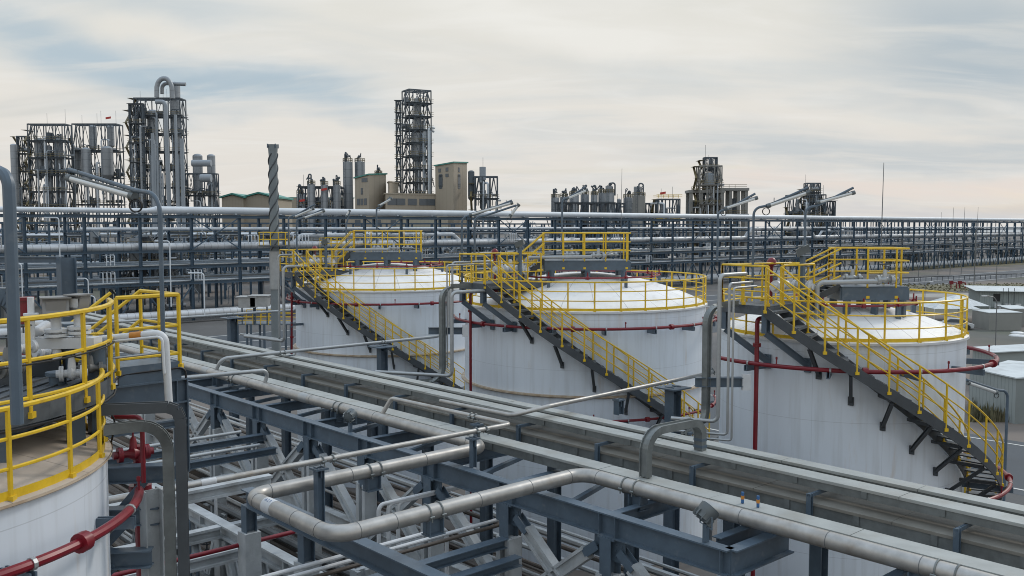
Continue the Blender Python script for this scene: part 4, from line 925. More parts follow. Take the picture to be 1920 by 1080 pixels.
# large cable ducts
duct([W(21.8, 3.0, 1.45), W(21.8, 5.4, 1.45), W(21.8, 5.4, 4.2)][0:3], .34, .30, 'large grey goose-neck cable duct behind the instrument boxes', UD, 'steel')
p = Dp(124, 483, 21.0); mb = MB(); mb.ibeam(p, V3((p.x, p.y, 4)), .32, .34, up=VD); mb.ibeam(p + V3((-2.6, .1, -.05)), p + V3((-.17, .1, -.05)), .12, .14); solo('portal_post', mb, M['steel'], 'grey steel post with a level arm behind the instrument boxes', 'post')
a, b = vert(338, 770, 1080, 13.3); b.z = 1
duct([Dp(190, 768, 12.9), V3((a.x, a.y, Dp(338, 762, 13.3).z)), b], .12, .11, 'dark angular duct turning down at the right of the nearest left tank', V3((-.25, .97, 0)).normalized(), 'steeld', .18)
a, b = vert(314, 800, 1080, 13.6); b.z = 1
duct([Dp(196, 806, 13.0), V3((a.x, a.y, Dp(320, 792, 13.6).z)), b], .11, .11, 'rounded galvanised duct turning down inside the dark duct', V3((-.25, .97, 0)).normalized(), 'galv')
# heavy red riser and hose valve
a, b = vert(261, 835, 1080, 14.4); b.z = 0
red_riser(a, b, 'thick dark red riser right of the nearest left tank', .095)
valve(Dp(250, 850, 14.3), V3((.8, .6, .0)), .6, 'dark red valve at the top of the thick riser', .85, 'red', 'red')
a, b = vert(266, 782, 905, 13.9); pipe([a + V3((-.45, 0, 0)), a, b], .035, 'thin dark red pipe dropping in front of the thick riser', 'red', .1, name='fire_water_pipe', cat='fire pipe')
for k, (x, y, d, L1) in enumerate(((330, 885, 14.2, -1.1), (300, 965, 13.9, -1.2), (285, 1045, 13.6, -1.3))):
    p = Dp(x, y, d); mb = MB(); mb.ibeam(p + V3((L1, -.15, 0)), p, .22, .26); mb.bar(p + V3((L1 * .4, -.05, -.1)), p + V3((L1 * .9, -.1, -.75)), .1, .12)
    solo('shell_bracket', mb, M['steel'], ['highest', 'middle', 'lowest'][k] + ' grey beam bracketed from the nearest left tank toward the duct', 'bracket')
t = thing('gate_post', 'pale steel bracket column standing between the red riser and the ducts', 'column', V3((Dp(285, 1000, 13.8).x, 13.8, 0))); p = V3(t.location); mb = MB(); mb.ibeam(p, p + ZD * (CZ - 3.95), .26, .26, up=VD); part('shaft', mb, M['conc'], t)
# cables sagging along the deck edge
def cable(pts, r, label): 
    mb = MB(); mb.tube(pts, r, 6, .3); return solo('cable', mb, M['cable'], label, 'cable')
cable([p - ZD * .22 + V3((.03, -.02, 0)) for p in edge] + [E1 - ZD * .12, E2 - ZD * .1 + V3((.1, 0, 0)), E2 - ZD * .35 + V3((.1, 0, 0))], .018, 'black cable clipped along the curved edge of the left platform')
cable([edge[8] - ZD * .3, edge[8] + V3((.1, .1, -.55)), edge[8] + V3((-.05, .2, -1.0))], .015, 'black cable hanging below the curved platform edge')
cable([p + V3((.045, -.03, 1.15 * .54 - .045)) for p in edge[2:]], .012, 'thin conduit strapped under the middle rail of the curved railing')
# ================================================================== FAR PIPE RACK (crosses the whole picture)
def FR(u, v, z): return W(u, v, CZ - z)
U0 = 125.0
fr = thing('pipe_rack', 'long blue-grey pipe rack crossing the whole picture behind the tanks', 'pipe rack', W(U0, 60, CZ))
levels = [5.2, 7.4, 9.6]
v = -3.0; vs = []
while v < 500: vs.append(v); v += 7.0
WD = 8.0
fmb = MB()
for z in [14.45]: fmb.ibeam(W(U0, 0, CZ - z), W(U0 + WD, 0, CZ - z), .3, .36)
for k in (0, 1): fmb.ibeam(W(U0 + WD * k, 0, CZ), W(U0 + WD * k, 0, CZ - 14.6), .34, .36, up=VD)
for z in levels + [12.0]: fmb.ibeam(W(U0, 0, CZ - z), W(U0 + WD, 0, CZ - z), .26, .32)
fme = mesh_from(fmb, 'rack_frame', M['rack'], W(U0, 0, CZ), 0)
for i, v in enumerate(vs):
    o = bpy.data.objects.new('rack_frame', fme); o.parent = fr; o.location = W(U0, v, CZ) - base_of(fr); COL.objects.link(o)
for k in (0, 1):
    for z in levels + [14.3]:
        for sgm in range(11):
            a = -3 + sgm * 47.57; mb = MB(); mb.ibeam(FR(U0 + WD * k - .2, a, z), FR(U0 + WD * k - .2, a + 47.5, z), .24, .34); part('side_beam', mb, M['rack'], fr, smooth=0)
bx = MB()
for (p, q) in (((0, 5.0), (3.5, .3)), ((7, 5.0), (3.5, .3))): bx.bar(W(U0 - .1, p[0], CZ - p[1]), W(U0 - .1, q[0], CZ - q[1]), .16, .16)
bme = mesh_from(bx, 'leg_brace', M['rack'], W(U0, 0, CZ), 0)
bx2 = MB(); bx2.bar(W(U0 - .1, 0, CZ - 9.8), W(U0 - .1, 7, CZ - 14.2), .14, .14); bx2.bar(W(U0 - .1, 7, CZ - 9.8), W(U0 - .1, 0, CZ - 14.2), .14, .14)
bme2 = mesh_from(bx2, 'cross_brace', M['rack'], W(U0, 0, CZ), 0)
for i, v in enumerate(vs[:-1]):
    if i % 5 < 3 or v > 90:
        o = bpy.data.objects.new('leg_brace', bme); o.parent = fr; o.location = W(U0, v, CZ) - base_of(fr); COL.objects.link(o)
    if i % 4 == 0:
        o = bpy.data.objects.new('cross_brace', bme2); o.parent = fr; o.location = W(U0, v, CZ) - base_of(fr); COL.objects.link(o)
def rpipe(u, v0, v1, z, r, label, m='white', pts=None, group=None, ins=False):
    P = pts or [(v0, z), (v1, z)]; L = P[-1][0] - P[0][0]; t = thing('pipe', label, 'pipe', W(u, P[0][0], CZ - P[0][1]), math.atan2(VD.y, VD.x), group)
    mb = MB(); mb.tube([V3((a - P[0][0], 0, b - P[0][1])) for a, b in P], r, 12, r * 3)
    part('pipe_run', mb, M[m], t, world=False); return t
rpipe(U0 + 1.2, 48.5, 520, 15.18, .50, 'large white insulated pipe running along the top of the far rack', 'white')
rpipe(U0 + 1.2, -10, 48.6, 15.05, .33, 'thinner white pipe joining the large top pipe at left', 'white')
mb = MB(); mb.tube([W(U0 + 1.2, 47.4, -2.05), W(U0 + 1.2, 48.8, -2.17)], [.33, .50], 12); solo('pipe_reducer', mb, M['white'], 'cone where the thinner and the large white top pipes join', 'pipe')
for i, v in enumerate(vs[7:60]):
    mb = MB(); mb.box(-.16, -.3, 14.62, .16, .3, 15.0)
    mb.v = [tuple(W(U0 + 1.2, v, CZ) + VD * p[0] + UD * p[1] + ZD * p[2]) for p in mb.v]
    solo('pipe_shoe', mb, M['white'], 'white shoe under the large top pipe of the far rack', 'pipe support', 'shoes under the large top pipe')
rpipe(U0 + 1.0, -10, 420, 10.22, .50, 'ribbed silver insulated pipe on the second level of the far rack', 'insul', pts=[(-10, 10.22), (186, 10.22), (188.5, 12.4), (214, 12.4), (216.5, 10.22), (420, 10.22)])
rpipe(U0 + 3.0, 30, 420, 10.1, .33, 'white pipe behind the ribbed silver pipe with raised loops', 'white', pts=[(30, 10.1), (70, 10.1), (71.5, 11.6), (101, 11.6), (103, 10.1), (222, 10.1), (224, 11.8), (240, 11.8), (242, 10.1), (420, 10.1)])
rpipe(U0 + 5, 40, 420, 12.6, .22, 'thin white pipe high behind the second level of the far rack', 'white')
for i, (u, z, r, m_) in enumerate(((U0 + .6, 7.72, .12, 'pipe'), (U0 + 1.5, 7.8, .18, 'rackpipe'), (U0 + 2.6, 7.8, .18, 'rackpipe'), (U0 + 4, 7.9, .3, 'rackpipe'), (U0 + .7, 5.5, .12, 'white'), (U0 + 1.6, 5.6, .2, 'rackpipe'), (U0 + 3, 5.7, .28, 'greypipe'), (U0 + 5, 5.7, .3, 'rackpipe'), (U0 + 6, 10.0, .2, 'rackpipe'))):
    rpipe(u, -10, 420, z, r, 'long thin pipe on a lower level of the far rack', m_, group='thin pipes on the far rack')
rpipe(U0 - 2.5, -10, 110, 1.15, .62, 'thick white pipe lying near the ground before the far rack at left', 'insul')
rpipe(U0 + 3.0, 150, 520, 1.3, .75, 'thick white pipe lying near the ground under the far rack at right', 'white')
# ladders of small risers on the rack
for i in range(46):
    v = random.uniform(0, 300); z = random.choice([5.7, 7.9, 10.4]); n = random.choice([3, 4, 6])
    mb = MB()
    for k in range(n): x = v + k * .5; mb.tube([FR(U0 - .3, x, z), FR(U0 - .3, x, z + 1.3), FR(U0 + 1, x, z + 1.3)], .07, 5, .2)
    solo('riser_group', mb, M[random.choice(['white', 'pipe', 'greypipe'])], 'row of small bent risers standing on the far rack', 'pipes', 'small bent risers on the far rack')
for x, y0, y1, d in ((318, 452, 575, 100), (382, 512, 595, 95), (110, 408, 600, 105), (30, 492, 560, 70), (40, 493, 600, 72), (165, 522, 570, 80), (178, 555, 590, 80)):
    a, b = vert(x, y0, y1, d); mb = MB(); mb.tube([a + V3((-1.6, 0, 0)), a, b], .07 if d > 90 else .05, 6, .3)
    solo('standpipe', mb, M['white'], 'slender pale bent-top standpipe, %s' % {318: 'tallest beside the lamp pole', 382: 'between lamp pole and farthest tank', 110: 'crossing both large far pipes', 30: 'left of the goose-neck duct', 40: 'close right of another left of the duct', 165: 'above the small instrument box', 178: 'lowest one above the curved railing'}[x], 'standpipe')
# racks farther back
for rI, (uu, h, lab, v0, v1) in enumerate(((158, 13.5, 'second pipe rack seen dimly behind the far rack', -20, 230), (196, 12.0, 'third pipe rack farther behind, mostly hidden', -30, 420), (178, 15.5, 'distant blue rack rising at the right edge of the picture', 300, 470))):
    t = thing('pipe_rack', lab, 'pipe rack', W(uu, v0, CZ)); mbf = MB()
    for k in (0, 1): mbf.bar(W(uu + 7 * k, 0, CZ), W(uu + 7 * k, 0, CZ - h), .3, .3)
    for z in (4, 6.5, 9, h): mbf.bar(W(uu, 0, CZ - z), W(uu + 7, 0, CZ - z), .25, .3)
    me = mesh_from(mbf, 'rack_frame', M['rack'], W(uu, 0, CZ), 0); v = v0; st = 6 if rI != 1 else 9
    while v < v1: o = bpy.data.objects.new('rack_frame', me); o.parent = t; o.location = W(uu, v, CZ) - base_of(t); COL.objects.link(o); v += st * random.uniform(.75, 1.1)
    for z in (4, 6.5, 9, h):
        for k in (0, 1): mb = MB(); mb.bar(W(uu + 7 * k - .2, v0, CZ - z), W(uu + 7 * k - .2, v1, CZ - z), .2, .3); part('side_beam', mb, M['rack'], t, smooth=0)
    for z in (4, 6.5, 9, 11):
        for k in range(3): rpipe(uu + 1 + k * 1.8 + random.random(), v0, v1, z + .4, random.uniform(.12, .34), 'pipe on one of the racks behind the far rack', random.choice(['rackpipe', 'rackpipe', 'greypipe', 'farpipe', 'white']), group='pipes on the racks behind')
# process equipment between the racks: skids with vessels, drums, yellow platforms
def skid(v, u, w_, d_, h, n):
    t = thing('process_skid', 'steel equipment skid with dark frames and vessels behind the far rack', 'process skid', W(u, v, CZ), math.atan2(VD.y, VD.x), 'equipment skids behind the far rack')
    mb = MB()
    nx = max(2, int(w_ / 4)); 
    for i in range(nx + 1):
        for j in (0, 1): mb.bar((w_ * i / nx, d_ * j, 0), (w_ * i / nx, d_ * j, h * random.uniform(.8, 1)), .25, .25)
    part('frame', mb, M['rack'], t, False, smooth=0)
    mb = MB()
    for z in (h * .35, h * .65, h * .9):
        mb.box(0, 0, z, w_, d_, z + .12)
    part('deck', mb, M['far'], t, False, smooth=0)
    mb = MB()
    for z in (h * .35, h * .65, h * .9):
        for f in (.5, 1.05): mb.bar((0, -.1, z + f), (w_, -.1, z + f), .06, .06)
        for i in range(int(w_ / 1.5)): mb.bar((i * 1.5, -.1, z), (i * 1.5, -.1, z + 1.05), .06, .06)
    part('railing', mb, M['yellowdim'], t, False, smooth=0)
    mb = MB()
    for i in range(n):
        x = random.uniform(.5, w_ - .5); y = random.uniform(.5, d_ - .5); z0 = random.choice([0, h * .35, h * .65]); r = random.uniform(.25, .8)
        if random.random() < .55: mb.tube([(x, y, z0), (x, y, z0 + random.uniform(1.5, h * .5))], r, 10)
        else: mb.tube([(x - 1.5, y, z0 + 1), (x + 1.5, y, z0 + 1)], r * .7, 10)
    part('vessel', mb, M['silo'], t, False, kind='stuff')
    mb = MB()
    for i in range(n * 5):
        x = random.uniform(0, w_); z0 = random.uniform(0, h * .8); y = random.uniform(-.5, d_)
        mb.tube([(x, y, z0), (x, y, z0 + random.uniform(1, 4)), (x + random.uniform(-3, 3), y, z0 + random.uniform(3, 4.5))], random.uniform(.06, .16), 5, .3)
    part('piping', mb, M[random.choice(['farpipe', 'rackpipe', 'rack', 'greypipe'])], t, False, kind='stuff')
for i in range(50):
    skid(-25 + (i % 36) * 12.0 + random.uniform(-2, 2), random.choice([138, 143, 168, 174, 208]), random.uniform(9, 13), random.uniform(4, 8), random.uniform(7, 12.6) if i % 36 < 20 else random.uniform(5, 9), random.randint(5, 9))
# yellow platform and low plant between far tank and rack at left
for (x0, x1, yb, d, h) in ((446, 546, 650, 84, 4.1), (600, 640, 470, 112, 10.5)):
    a = Dp(x0, yb, d); b = Dp(x1, yb, d); t = thing('process_skid', 'yellow railed platform with silver drums left of the farthest white tank' if x0 < 500 else 'yellow railed frame peeping over the farthest tank stair', 'process skid', V3((a.x, a.y, 0)))
    wx = b.x - a.x; mb = MB()
    for k in range(5):
        for j in (0, 3): mb.bar((wx * k / 4, j, 0), (wx * k / 4, j, h), .16, .16)
    mb.box(0, 0, h, wx, 3, h + .1); part('frame', mb, M['steel'], t, False, smooth=0)
    mb = MB()
    for j in (0, 3):
        for f in (.4, .75, 1.1): mb.bar((0, j, h + f), (wx, j, h + f), .05, .05)
        for k in range(int(wx / .7) + 1): mb.bar((k * .7, j, h), (k * .7, j, h + 1.1), .05, .05)
    part('railing', mb, M['yellow'], t, False, smooth=0)
    mb = MB()
    for k in range(4): mb.tube([(.3, .6 + k * .7, .9), (wx - .3, .6 + k * .7, .9)], .28, 10); 
    part('drum', mb, M['pipe'], t, False, kind='stuff')
for k, (x, y) in enumerate(((466, 568), (488, 566))):
    p = Dp(x, y, 84); t = thing('hopper', ['pale grey hopper over the yellow railed platform, left one', 'pale grey hopper over the yellow railed platform, right one'][k], 'hopper', p - ZD * .9)
    mb = MB(); mb.prism([(p.x - .75, p.y - .6), (p.x + .75, p.y - .6), (p.x + .75, p.y + .6), (p.x - .75, p.y + .6)], p.z - .4, p.z + .5); mb.prism([(p.x - .95, p.y - .8), (p.x + .95, p.y - .8), (p.x + .95, p.y + .8), (p.x - .95, p.y + .8)], p.z + .55, p.z + .62); part('bin', mb, M['pipe'], t)
    for a_ in (-.6, .6): mb = MB(); mb.bar((p.x + a_, p.y, p.z + .6), (p.x + a_, p.y, 4.1), .1, .1); part('leg', mb, M['steel'], t)
t = thing('spiral_stack', 'tall grey stack wound with a helical strake behind the farthest white tank', 'stack', (Dp(517, 600, 74).x, 74, 0))
zt = Dp(517, 271, 74).z; mb = MB(); mb.tube([(0, 0, 0), (0, 0, zt - .9), (0, 0, zt)], [.37, .33, .40], 20)
part('shaft', mb, M['stack'], t, False)
for k in range(3):
    mb = MB(); n = 90; mb.tube([(math.cos(2 * math.pi * (k / 3 + 2.4 * i / n)) * .36, math.sin(2 * math.pi * (k / 3 + 2.4 * i / n)) * .36, zt - 8.3 + 7.6 * i / n) for i in range(n + 1)], .05, 5); part('strake', mb, M['steeld'], t, False)
mb = MB(); mb.tube([(0, 0, zt - 11.4), (0, 0, zt - 8.4)], .42, 20); part('lower_casing', mb, M['pipe'], t, False)
zz = Dp(517, 462, 74).z; mb = MB(); mb.lathe([(.42, zz), (1.25, zz), (1.25, zz + .1), (.42, zz + .1)], (0, 0, 0), 16); part('ring_platform', mb, M['steeld'], t, False)
mb = MB(); 
for f in (.55, 1.1): mb.tube([(1.2 * math.cos(i * math.pi / 8), 1.2 * math.sin(i * math.pi / 8), zz + f) for i in range(16)], .035, 5, 0, True)
for i in range(12): a = i * math.pi / 6; mb.tube([(1.2 * math.cos(a), 1.2 * math.sin(a), zz), (1.2 * math.cos(a), 1.2 * math.sin(a), zz + 1.1)], .03, 5)
part('ring_railing', mb, M['yellow'], t, False)
for k in range(4): mb = MB(); a = k * math.pi / 2 + .7; e = V3((math.cos(a), math.sin(a), 0)); mb.obox(e * .44 + V3((0, 0, zt - .12)), e * .05, ZD.cross(e) * .03, V3((0, 0, .16))); part('lifting_lug', mb, M['steel'], t, False)
# ================================================================== DISTANT PLANT
def wx(x, d): return (x - 960) / F * d
def ztop(y, d): return Dp(960, y, d).z
def tower(label, x0, x1, ytop, D, floors, depth=None, rot=0.0, vessels=(), pipes=6, light=0, top_rods=2, rail='yellowdim', tall_sides=(), clutter=30, lean=0, bay=None, cat='process tower', m='far', base_y=None, zig=True):
    """open steel frame: corner and inner columns, decks, braces, vessels, vertical lines"""
    cx = (wx(x0, D) + wx(x1, D)) / 2; w_ = (wx(x1, D) - wx(x0, D)) * .94; d_ = depth or w_ * (.38 if x1 < 420 else .8); H = ztop(ytop, D)
    t = thing('process_tower', label, cat, (cx, D, 0), rot)
    nb = bay or max(2, round(w_ / 5)); nd_ = 2
    for i in range(nb + 1):
        for j in range(nd_ + 1):
            if 0 < i < nb and j == 1: continue
            mb = MB(); x = -w_ / 2 + w_ * i / nb; y = -d_ / 2 + d_ * j / nd_; mb.bar((x, y, 0), (x, y, H), .30, .30); part('column', mb, M[m], t, False, smooth=0)
    zs = [H * (1 - k / floors * .97) for k in range(floors)]
    for z in zs:
        mb = MB()
        for j in (0, 1, 2): mb.bar((-w_ / 2, -d_ / 2 + d_ * j / 2, z), (w_ / 2, -d_ / 2 + d_ * j / 2, z), .24, .38)
        for i in range(nb + 1): mb.bar((-w_ / 2 + w_ * i / nb, -d_ / 2, z), (-w_ / 2 + w_ * i / nb, d_ / 2, z), .3, .4)
        if z != zs[0] or vessels == (): 
            mb.box(-w_ / 2 - .6, -d_ / 2 - .6, z + .2, w_ / 2 + .6, -d_ / 2 + d_ * .34, z + .3); mb.box(-w_ / 2 - .6, d_ * .25, z + .2, w_ / 2 + .6, d_ / 2 + .6, z + .3)
        part('deck', mb, M[m], t, False, smooth=0)
        mb = MB()
        for f in (.6, 1.15):
            mb.bar((-w_ / 2 - .6, -d_ / 2 - .6, z + f + .3), (w_ / 2 + .6, -d_ / 2 - .6, z + f + .3), .1, .1); mb.bar((-w_ / 2 - .6, d_ / 2 + .6, z + f + .3), (w_ / 2 + .6, d_ / 2 + .6, z + f + .3), .1, .1)
        for i in range(int(w_ / 1.6) + 1): x = -w_ / 2 + i * 1.6; mb.bar((x, -d_ / 2 - .6, z + .3), (x, -d_ / 2 - .6, z + 1.45), .09, .09)
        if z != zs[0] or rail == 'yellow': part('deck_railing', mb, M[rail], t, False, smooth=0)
    for k in range(len(zs) - 1):
        mb = MB()
        for j in (0, 2):
            y = -d_ / 2 + d_ * j / 2
            for i in range(nb):
                if (i + k + j) % 2 and nb > 2: continue
                xa = -w_ / 2 + w_ * i / nb; xb = -w_ / 2 + w_ * (i + 1) / nb; xm = (xa + xb) / 2
                mb.bar((xa, y, zs[k + 1]), (xm, y, zs[k]), .17, .17); mb.bar((xb, y, zs[k + 1]), (xm, y, zs[k]), .17, .17)
        for x in (-w_ / 2, w_ / 2): mb.bar((x, -d_ / 2, zs[k + 1]), (x, 0, zs[k]), .22, .22); mb.bar((x, d_ / 2, zs[k + 1]), (x, 0, zs[k]), .22, .22)
        if mb.v: part('bracing', mb, M[m], t, False, smooth=0)
    for (xa, xb, ya, yb, *mm) in vessels:
        r = (wx(xb, D) - wx(xa, D)) / 2; xc = (wx(xa, D) + wx(xb, D)) / 2 - cx; z1 = ztop(ya, D); z0 = ztop(yb, D)
        mb = MB(); prof = [(.01, z1 + r * .45), (r * .5, z1 + r * .38), (r * .85, z1 + r * .18), (r, z1), (r, z0), (r * .6, z0 - r * .5), (.3, z0 - r * .9)]; mb.lathe(prof[::-1], (xc, 0 if not mm or len(mm) < 2 else mm[1], 0), 24)
        part('vessel', mb, M[mm[0] if mm else 'silo'], t, False)
    for i in range(pipes):
        x = random.uniform(-w_ / 2, w_ / 2); y = -d_ / 2 - .3 + random.uniform(-.3, 1); z0 = random.uniform(0, H * .5); z1 = random.uniform(H * .55, H * .97); mb = MB()
        mb.tube([(x, y, z0), (x, y, z1), (x + random.uniform(-4, 4), y + 2, z1)], random.uniform(.18, .42), 8, .8); part('riser_pipe', mb, M[random.choice(['farpipe', 'farpipe', 'silo', 'white'])], t, False)
    if clutter:
        mb = MB()
        for i in range(clutter):
            x = random.uniform(-w_ / 2, w_ / 2); y = random.uniform(-d_ / 2, d_ / 2); z = random.choice(zs[1:] if len(zs) > 1 else zs); s = random.uniform(.5, 1.6)
            c_ = random.random()
            if c_ < .4: mb.tube([(x, y, z), (x, y, z + random.uniform(1.5, 4))], s * .6, 8)
            elif c_ < .7: mb.tube([(x - s, y, z + 1.4), (x + s, y, z + 1.4)], s * .5, 8)
            else: mb.tube([(x, y, z - 2), (x, y, z + 2.5), (x + random.uniform(-3, 3), y, z + 2.5), (x + random.uniform(-3, 3), y + 1, z - 1)], .16, 5, .6)
        part('equipment', mb, M['far'] if clutter > 20 else M['silo'], t, False, kind='stuff')
    # stair zigzag on the left side
    mb = MB(); z = 2; k = 0; xs_ = -w_ / 2 - 1.2
    st = (H - 4) / max(2, floors * 1.5)
    while zig and z + st < H:
        ya, yb = (-d_ / 2, -d_ / 2 + 5) if k % 2 else (-d_ / 2 + 5, -d_ / 2)
        mb.bar((xs_, ya, z), (xs_, yb, z + st), .7, .25); mb.box(xs_ - .8, min(ya, yb) - .6, z + st - .1, xs_ + .9, min(ya, yb) + .6 if k % 2 == 0 else max(ya, yb) + .6, z + st); z += st; k += 1
    if mb.v: part('zigzag_stair', mb, M['yellowdim'], t, False, smooth=0)
    for i in range(top_rods):
        x = random.uniform(-w_ / 2, w_ / 2); mb = MB(); y = random.uniform(-d_ / 2, d_ / 2); mb.tube([(x, y, H - 1), (x, y, H + random.uniform(3, 6))], .05, 4); part('lightning_rod', mb, M['far'], t, False)
    return t
D1 = 330
tower('process tower block at far left with a flat roof frame over stacked dark vessels', 64, 137, 234, D1, 8, vessels=((72, 88, 262, 330), (92, 104, 275, 385), (108, 124, 262, 320), (112, 126, 330, 385)), pipes=9, clutter=60, bay=4)
tower('slim stair frame on the left flank of the far left tower block', 40, 62, 256, D1 + 3, 7, vessels=((38, 50, 274, 388, 'silo', -4),), pipes=3, clutter=14, bay=2, top_rods=1)
tower('second process block from left with three grey silos hanging in its frame', 147, 233, 234, D1 + 8, 5, vessels=((140, 158, 280, 318, 'silo'), (168, 185, 282, 340, 'silo', -4), (205, 226, 280, 330, 'silo', -4), (167, 181, 236, 276, 'silo', 3), (201, 214, 236, 272, 'silo', 3)), pipes=16, clutter=26, bay=4, top_rods=4)
tower('lower left wing of the tallest left tower, open frame with stair', 250, 276, 196, D1 - 5, 8, vessels=(), pipes=6, clutter=10, bay=2, top_rods=1)
tl = tower('tallest tower of the left group with a great arched pipe on top', 262, 352, 186, D1, 9, vessels=((322, 341, 160, 260, 'silo', 2), (283, 303, 210, 300, 'silo', 0), (330, 346, 250, 380)), pipes=16, clutter=70, bay=4, top_rods=3)
def arch(xs, ys, D, r, label, m='silo', dy=-6):
    pts = [Dp(x, y, D + dy) for x, y in zip(xs, ys)]; mb = MB(); mb.tube(pts, r, 12, 3.0, n=8); return solo('arched_pipe', mb, M[m], label, 'pipe')
arch([294, 294, 297, 304, 312, 318, 322, 324], [182, 163, 153, 147, 147, 153, 162, 185], D1, .82, 'great grey pipe arching over the tallest left tower')
arch([304, 304, 348], [176, 156, 158], D1, .65, 'second thick grey pipe bent level at the top of the tallest left tower', dy=-4)
arch([292, 311, 311, 314, 317], [191, 191, 240, 300, 388], D1, .75, 'long pale pipe bending down the front of the tallest left tower', 'farpipe', -16)
for i, (x, y0, y1, r) in enumerate(((286, 250, 388, .6), (290, 270, 388, .45), (329, 215, 388, .5), (333, 290, 388, .6), (295, 300, 388, .35), (341, 260, 388, .7), (301, 310, 388, .3), (305, 325, 388, .3))):
    mb = MB(); a = Dp(x, y0, D1 - 16); b = Dp(x, y1, D1 - 16); b.x = a.x; b.z = 6; mb.tube([b, a], r, 8); solo('down_pipe', mb, M['farpipe'], 'pale vertical pipe on the front of the tallest left tower', 'pipe', 'vertical pipes on the tallest left tower')
tower('lower process block right of the tallest left tower with a horizontal drum', 350, 411, 326, D1 - 8, 4, vessels=((360, 378, 291, 396, 'silo', 3), (387, 402, 291, 396, 'silo', 3)), pipes=8, clutter=30, bay=3, top_rods=1)
mb = MB(); a = Dp(360, 306, D1 - 22); b = Dp(396, 306, D1 - 22); mb.tube([a, b], 1.1, 12); solo('drum', mb, M['farpipe'], 'pale horizontal drum before the two cylinders of the lower left block', 'drum')
mb = MB(); a = Dp(376, 334, D1 - 24); b = Dp(396, 334, D1 - 24); mb.tube([a, b], 1.3, 12); solo('drum', mb, M['farpipe'], 'small pale drum under the long one in the lower left block', 'drum')
th = tower('tall lattice tower in the middle distance with a vessel in its core', 760, 806, 171, 300, 13, vessels=((772, 798, 250, 296, 'silo', 0), (778, 792, 186, 244, 'silo', 0), (778, 790, 300, 360, 'silo')), pipes=6, clutter=12, bay=2, rot=.5, top_rods=0, zig=False)
tower('narrow stair shaft attached at the left of the tall lattice tower', 745, 753, 190, 296, 14, vessels=(), pipes=0, clutter=0, bay=1, top_rods=0, zig=False)
tower('lattice frame with dark vessels right of the beige buildings', 890, 934, 332, 290, 4, vessels=((878, 890, 322, 372, 'far'), (900, 910, 325, 390, 'far')), pipes=6, clutter=16, bay=3, top_rods=1)
mb = MB(); a = Dp(905, 313, 290); mb.tube([a, a - ZD * 4], 1.0, 10); solo('vent', mb, M['farpipe'], 'small pale vent on top of the lattice frame right of the beige buildings', 'vent')
tower('small open frame with yellow stairs right of the distant silos', 1229, 1272, 374, 300, 3, pipes=4, clutter=14, bay=3, rail='yellow', vessels=((1236, 1244, 382, 398, 'silo'),))
tower('upper stage tower standing on the grey concrete frame in the distance', 1306, 1349, 312, 310, 5, vessels=((1317, 1337, 328, 358, 'farpipe'),), pipes=5, clutter=10, bay=3, m='farc')
tower('crown frame topping the distant concrete frame tower', 1317, 1341, 296, 311, 9, vessels=((1326, 1334, 298, 318, 'silo'),), pipes=1, clutter=0, bay=2, top_rods=1, m='far')
# concrete frame block
def cframe(label, x0, x1, ytop, D, floors, nb, m='farc'):
    cx = (wx(x0, D) + wx(x1, D)) / 2; w_ = wx(x1, D) - wx(x0, D); H = ztop(ytop, D); d_ = w_ * .6; t = thing('concrete_frame', label, 'building', (cx, D, 0))
    for i in range(nb + 1):
        for j in (0, 1): mb = MB(); x = -w_ / 2 + w_ * i / nb; mb.box(x - .5, -d_ / 2 + d_ * j - .5, 0, x + .5, -d_ / 2 + d_ * j + .5, H); part('column', mb, M[m], t, False, smooth=0)
    for k in range(floors): mb = MB(); z = H * (1 - k / floors); mb.box(-w_ / 2 - .8, -d_ / 2 - .8, z - .9, w_ / 2 + .8, d_ / 2 + .8, z); part('floor_slab', mb, M[m], t, False, smooth=0)
    mb = MB()
    for i in range(9): x = random.uniform(-w_ / 2, w_ / 2); z = random.choice([H * k / floors for k in range(floors)]); y = random.uniform(-d_ / 2 + 1, d_ / 2); mb.tube([(x, y, z), (x, y, z + H / floors * .6)], random.uniform(.5, 1.3), 9)
    part('vessel', mb, M['far'], t, False, kind='stuff')
    mb = MB()
    for k in range(floors): 
        z = H * (1 - k / floors)
        for f in (.5, 1.1): mb.bar((-w_ / 2, -d_ / 2 - .8, z + f), (w_ / 2, -d_ / 2 - .8, z + f), .12, .12)
        for i in range(int(w_ / 2)): mb.bar((-w_ / 2 + 2 * i, -d_ / 2 - .8, z), (-w_ / 2 + 2 * i, -d_ / 2 - .8, z + 1.1), .1, .1)
    part('railing', mb, M['yellowdim'], t, False, smooth=0)
cframe('grey concrete frame block with dark equipment between its floors, right of centre', 1291, 1348, 357, 312, 3, 3)
cframe('curved-front grey concrete frame with a dark core right beside the other', 1350, 1394, 353, 316, 3, 3)
tower('distant dark process block behind the lamp arms at right', 1476, 1540, 366, 330, 3, vessels=((1490, 1497, 375, 398), (1506, 1514, 360, 398)), pipes=6, clutter=40, bay=4, top_rods=1)
tower('dark crown frame on the distant block behind the lamp arms at right', 1507, 1533, 344, 331, 8, vessels=((1516, 1526, 345, 380),), pipes=2, clutter=16, bay=2, top_rods=1)
tower('open scaffold frame at the right end of the distant block', 1541, 1562, 378, 329, 3, vessels=(), pipes=0, clutter=0, bay=2, top_rods=0)
